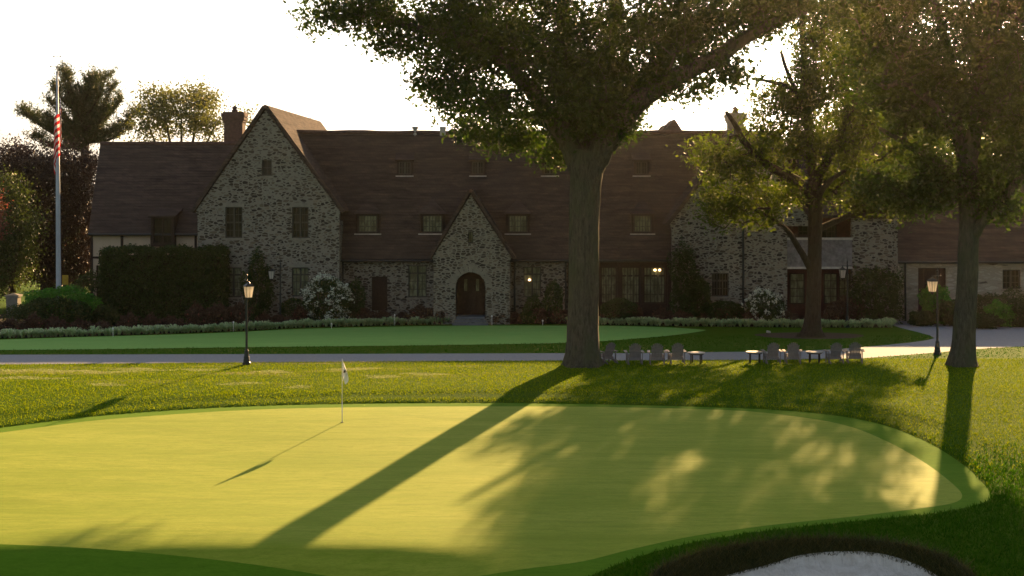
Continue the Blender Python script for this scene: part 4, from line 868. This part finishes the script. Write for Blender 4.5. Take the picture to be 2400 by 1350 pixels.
lp = lamp_post(); g_ = G(578, 855); lp.location = g_; lp.rotation_euler = (0, 0, R(-62))
tag(lp, 'black iron lamp post with glowing lantern beside the path, left of centre', 'lamp post', 'iron lamp posts')
for (x, y, D_, rz, sc, lb) in ((2197, 832, None, R(205), 1.0, 'black iron lamp post at the driveway bend beside the right trunk'), (657, 0, 99.2, R(180), 1.0, 'unlit lamp post against the wall of the left stone gable'), (1986, 0, 98.0, R(180), 1.03, 'unlit lamp post before the balcony range of the clubhouse')):
    g_ = G(x, y) if D_ is None else ground_at(x, D_); o = dup(lp, g_, rz, sc); tag(o, lb, 'lamp post', 'iron lamp posts')
    if D_:      # hung on a longer arm
        for ch in o.children:
            if ch.name.startswith('lantern'): ch.location.x = .26 if x < 1000 else 0.0
# ------------------------------------------------------------------ flagpole with furled flag
fp = ground_at(138, 100.2); o = empty('flagpole', fp); tag(o, 'tall pale blue grey flagpole rising above the shrubs at left', 'flagpole')
top = W(134, 172, 100.2) - fp; b = MB(); b.tube([(0, 0, -.1), (0, 0, .2), tuple(top * .5), tuple(top)], [.2, .175, .145, .06], 14); b.build('pole', M['polepaint'], o, smooth=True)
b = MB(); t = top; b.lathe([(.09, 0), (.09, .12), (.03, .14), (.03, .35), (.07, .42), (.03, .5), (.012, .6), (.01, 1.15)], tuple(t), 8)
for z_, l_ in ((.45, .42), (1.12, .22)): b.tube([(t.x - l_, 0, t.z + z_), (t.x + l_, 0, t.z + z_)], [.012, .012], 4); b.tube([(t.x - l_ - .05, 0, t.z + z_), (t.x - l_ + .05, 0, t.z + z_)], [.04, .04], 6); b.tube([(t.x + l_ - .05, 0, t.z + z_), (t.x + l_ + .05, 0, t.z + z_)], [.04, .04], 6)
b.build('finial', M['lead'], o)
b = MB(); b.tube([(.13, -.12, 1.2), (t.x + .07, -.08, t.z)], [.012, .012], 4); b.build('halyard', M['white'], o)
def flagmat():
    k = NT('flag_cloth'); c = k.n('UVMap'); s = k.n('SeparateXYZ'); k.l(c.outputs[0], s.inputs[0])
    mm = k.n('Math', operation='MULTIPLY'); mm.inputs[1].default_value = 6.5; k.l(s.outputs[1], mm.inputs[0]); fr = k.n('Math', operation='FRACT'); k.l(mm.outputs[0], fr.inputs[0])
    st = k.ramp(fr.outputs[0], [(0, (.60, .03, .035)), (.5, (.78, .75, .74))], 'CONSTANT')
    a = k.n('Math', operation='LESS_THAN'); a.inputs[1].default_value = .22; k.l(s.outputs[0], a.inputs[0]); bq = k.n('Math', operation='GREATER_THAN'); bq.inputs[1].default_value = .46; k.l(s.outputs[1], bq.inputs[0])
    m = k.n('Math', operation='MULTIPLY'); k.l(a.outputs[0], m.inputs[0]); k.l(bq.outputs[0], m.inputs[1])
    v = k.n('TexVoronoi'); v.inputs['Scale'].default_value = 22; k.l(c.outputs[0], v.inputs['Vector']); sc_ = k.ramp(v.outputs['Distance'], [(0, (.75, .75, .75)), (.28, (.75, .75, .75)), (.34, (.03, .05, .16))])
    cc = k.mix(m.outputs[0], st, sc_); p = k.bsdf(cc, .8, .2); t_ = k.n('BsdfTranslucent'); k.l(cc, t_.inputs[0]); ms = k.n('MixShader'); ms.inputs[0].default_value = .4
    k.l(p.outputs[0], ms.inputs[1]); k.l(t_.outputs[0], ms.inputs[2]); k.l(ms.outputs[0], k.o.inputs[0]); return k.m
def cloth(name, mat, fn, nu, nv, parent=None):
    me = bpy.data.meshes.new(name); V = [fn(i / nu, j / nv) for j in range(nv + 1) for i in range(nu + 1)]; Fa = [(j * (nu + 1) + i, j * (nu + 1) + i + 1, (j + 1) * (nu + 1) + i + 1, (j + 1) * (nu + 1) + i) for j in range(nv) for i in range(nu)]
    me.from_pydata(V, [], Fa); uv = me.uv_layers.new(name='UVMap')
    for p in me.polygons:
        for li in p.loop_indices: vi = me.loops[li].vertex_index; uv.data[li].uv = ((vi % (nu + 1)) / nu, (vi // (nu + 1)) / nv)
    me.polygons.foreach_set('use_smooth', [True] * len(me.polygons)); me.materials.append(mat); ob = bpy.data.objects.new(name, me); col.objects.link(ob)
    if parent: ob.parent = parent
    return ob
zt_ = W(0, 228, 100.2).z - fp.z; zb_ = W(0, 412, 100.2).z - fp.z
def flag_fn(u, v):
    # hanging in folds: the fly end has fallen down beside the hoist, wrapped about the pole
    z = zb_ + (zt_ - zb_) * (.50 + .50 * v) - u * (zt_ - zb_) * .50 * (1.0 - .15 * v) ; s = math.sin(u * 13 + v * 2) ; side = 1 if u < .5 else -1
    x = .16 + .05 * s * (1 - .4 * v) - ss(np.array([(u - .45) * 7]))[0] * .36; y = -.20 + .09 * math.cos(u * 11 + v * 3); return (x - .005 * z * 0, y, z)
fo = cloth('national_flag', flagmat(), flag_fn, 60, 40); fo.location = fp; tag(fo, 'limp red, white and blue striped flag hanging folded against the flagpole', 'flag')
# ------------------------------------------------------------------ golf pin
gp = G(802, 990); o = empty('golf_pin', gp); 
b = MB(); b.tube([(0, 0, -.05), (0, 0, .78)], [.018, .017], 8); b.tube([(0, 0, .78), (0, 0, 2.3)], [.017, .011], 8); tag(o, 'thin flagstick standing in the hole of the sunny golf green', 'flagstick')
b.build('stick', M['white'], o, smooth=True)
b = MB(); b.lathe([(.054, .004), (.056, .008), (.05, .009)], (0, 0, 0), 16); b.build('hole_cup', M['black'], o)
def pin_flag(u, v):
    z = 2.29 - .62 * (1 - v) - u * .30 - .10 * math.sin(math.pi * v) * u; w = (.05 + .17 * math.sin(math.pi * min(1, (1 - v) * .9 + .05)) ** .8) * u
    return (w + .015, .045 * math.sin(u * 9 + v * 2) - .03 * u, z)
fl = cloth('flag_cloth', M['white'], pin_flag, 24, 14, o); fl.location = (0, 0, 0)
b = MB(); b.slab([(.05, -.075, 1.80), (.12, -.08, 1.80), (.14, -.08, 1.87), (.10, -.078, 1.90), (.06, -.075, 1.87)], .003, (0, -1, 0)); b.build('emblem', M['timber'], o)
# small pins on the practice green
pp = None
for i, (x, y, h_) in enumerate(((925, 763, .62), (547, 777, .5), (1153, 762, .52), (777, 770, .22), (1272, 762, .22), (265, 789, .4))):
    g_ = G(x, y); o = empty('practice_pin', g_); b = MB(); b.tube([(0, 0, -.05), (0, 0, h_)], [.014, .014], 6); b.build('stick', M['white'], o)
    b = MB(); b.lathe([(.01, h_), (.05, h_ + .03), (.055, h_ + .08), (.03, h_ + .12), (.005, h_ + .13)], n=8); b.build('marker', M['white'], o)
    tag(o, ['small white marker pin below the window left of the porch', 'small pin on the practice green just left of the near lamp post', 'small pin on the practice green right of the entrance steps', 'very short white marker below the hydrangea', 'very short white marker near the big trunk', 'small pin at the left end of the practice green'][i], 'putting pin', 'pins on the practice green')
# ------------------------------------------------------------------ garden chairs and tables
def chair():
    o = empty('garden_chair', (0, 0, 0)); m = M['grey']      # faces +y, its back to the path's near side
    b = MB()
    for i in range(7):   # fan back, leaning towards -y
        t = (i - 3) / 3; h = .98 - .11 * t * t - .02 * abs(t); x0 = t * .19; x1 = t * .255
        zz = [.30, .55, .8, h - .04, h]; wd_ = [.027, .031, .035, .036, .018]
        for k_ in range(4):
            xa_ = x0 + (x1 - x0) * k_ / 3.5; xb_ = x0 + (x1 - x0) * (k_ + 1) / 3.5; ya = -.06 - (zz[k_] - .3) * .36; yb = -.06 - (zz[k_ + 1] - .3) * .36
            b.box8([(xa_ - wd_[k_], ya, zz[k_]), (xa_ + wd_[k_], ya, zz[k_]), (xa_ + wd_[k_], ya + .02, zz[k_]), (xa_ - wd_[k_], ya + .02, zz[k_]), (xb_ - wd_[k_ + 1], yb, zz[k_ + 1]), (xb_ + wd_[k_ + 1], yb, zz[k_ + 1]), (xb_ + wd_[k_ + 1], yb + .02, zz[k_ + 1]), (xb_ - wd_[k_ + 1], yb + .02, zz[k_ + 1])])
    b.box(-.27, .27, -.175, -.145, .58, .65); b.build('backrest', m, o)
    b = MB()
    for i in range(6): y = -.04 + i * .085; z = .27 + i * .02; b.box(-.28, .28, y, y + .075, z, z + .02)
    b.box(-.28, .28, -.09, -.07, .18, .3); b.build('seat', m, o)
    for s in (-1, 1):
        b = MB(); b.box8([(s * .38 - .07, -.22, .53), (s * .38 + .05, -.22, .53), (s * .38 + .07, .42, .56), (s * .38 - .07, .42, .56), (s * .38 - .07, -.22, .555), (s * .38 + .05, -.22, .555), (s * .38 + .07, .42, .585), (s * .38 - .07, .42, .585)]); b.build('armrest', m, o)
        b = MB(); b.box(s * .33 - .015, s * .33 + .015, .26, .36, -.02, .53); b.build('leg', m, o)
        b = MB(); b.box8([(s * .30 - .015, -.42, -.02), (s * .30 + .015, -.42, -.02), (s * .30 + .015, .42, .24), (s * .30 - .015, .42, .24), (s * .30 - .015, -.34, .09), (s * .30 + .015, -.34, .09), (s * .30 + .015, .42, .38), (s * .30 - .015, .42, .38)]); b.build('side_rail', m, o)
        b = MB(); b.box(s * .335 - .014, s * .335 + .014, -.2, -.12, -.02, .53); b.build('leg', m, o)
    return o
def table():
    o = empty('garden_table', (0, 0, 0)); b = MB(); b.tube([(0, 0, .47), (0, 0, .51)], [.41, .41], 20); b.build('tabletop', M['tabletop'], o)
    b = MB(); b.tube([(0, 0, .42), (0, 0, .469)], [.34, .34], 16); b.build('apron', M['timber'], o)
    for i in range(4):
        a = i * math.pi / 2 + .5; b = MB(); c, s_ = math.cos(a) * .3, math.sin(a) * .3; b.box(c - .025, c + .025, s_ - .025, s_ + .025, -.02, .419); b.build('leg', M['timber'], o)
    return o
ch0 = chair(); tb0 = table(); used = [False, False]
items = [('c', 1424, 851, 35, 'grey slatted garden chair half hidden behind the big oak trunk'), ('c', 1487, 853, 4, 'grey garden chair standing alone, first one right of the oak trunk'), ('c', 1540, 853, -4, 'grey garden chair in the middle of the three right of the oak'), ('c', 1586, 852, 5, 'grey garden chair next to the round table near the oak'),
         ('t', 1632, 852, 0, 'round pale topped table beside the three chairs near the oak'), ('t', 1769, 850, 10, 'small table at the left end of the second chair group'), ('c', 1810, 851, 3, 'grey garden chair beside the small left table, under the shade tree'), ('c', 1858, 851, -3, 'grey garden chair just left of the bright topped table'),
         ('t', 1909, 850, 0, 'bright topped table between the two chair pairs'), ('c', 1957, 851, 5, 'grey garden chair just right of the bright topped table'), ('c', 2003, 850, -6, 'grey garden chair at the far right end of the row')]
for kd, x, y, rz, lb in items:
    src = ch0 if kd == 'c' else tb0; i = 0 if kd == 'c' else 1; g_ = G(x, y)
    if not used[i]: o = src; o.location = g_; o.rotation_euler = (0, 0, R(rz)); used[i] = True
    else: o = dup(src, g_, R(rz))
    tag(o, lb, 'garden chair' if kd == 'c' else 'table', 'garden chairs along the path' if kd == 'c' else 'garden tables along the path')
# ------------------------------------------------------------------ small things
g_ = G(1803, 784); o = empty('garden_spotlight', g_); tag(o, 'small garden spotlight on the grass at the edge of the mulch ring', 'spotlight')
b = MB(); b.tube([(0, 0, -.03), (0, 0, .12)], [.015, .015], 6); b.build('stake', M['black'], o); b = MB(); b.tube([(-.16, 0, .18), (.02, 0, .14), (.08, 0, .12)], [.08, .075, .03], 10); b.build('lamp_head', M['lead'], o)
g_ = ground_at(32, 103.0); o = empty('gate_pillar', g_); tag(o, 'square grey gate pillar at the left edge beyond the shrubs', 'pillar')
b = MB(); b.box(-.38, .38, -.38, .38, -.2, 1.75); b.build('shaft', M['stonetrim'], o); b = MB(); b.box(-.46, .46, -.46, .46, 1.752, 1.88); b.poly([(-.42, -.42, 1.884), (.42, -.42, 1.884), (0, 0, 2.0)]); b.poly([(.42, -.42, 1.884), (.42, .42, 1.884), (0, 0, 2.0)]); b.poly([(.42, .42, 1.884), (-.42, .42, 1.884), (0, 0, 2.0)]); b.poly([(-.42, .42, 1.884), (-.42, -.42, 1.884), (0, 0, 2.0)]); b.build('cap', M['stonetrim'], o)
M['yellow'] = plain('yellow_paint', (.45, .30, .03), .6, .3, .15, 5, .1)
g_ = ground_at(153, 104.0); o = empty('notice_sign', g_); tag(o, 'small plain yellow sign behind the bright shrub', 'sign'); zz = W(0, 655, 104).z - g_.z
b = MB(); b.box(-.2, .2, -.02, .02, zz - .35, zz + .3); b.build('panel', M['yellow'], o); b = MB(); b.box(-.03, .03, .021, .06, -.1, zz + .25); b.build('post', M['black'], o)

# ------------------------------------------------------------------ haze volume added in place of lens glare from the low sun
b = MB(); b.box(-420, 420, -30, 420, -12, 60)
k = NT('glare_haze'); v_ = k.n('VolumePrincipled'); v_.inputs['Color'].default_value = (1, .86, .62, 1); v_.inputs['Density'].default_value = .00008; v_.inputs['Anisotropy'].default_value = .90
k.l(v_.outputs[0], k.o.inputs['Volume'])
try: k.m.cycles.homogeneous_volume = True
except Exception: pass
hz = b.build('haze', k.m); tag(hz, kind='stuff', label='thin warm haze volume added for the veiling glow towards the low sun', cat='haze')
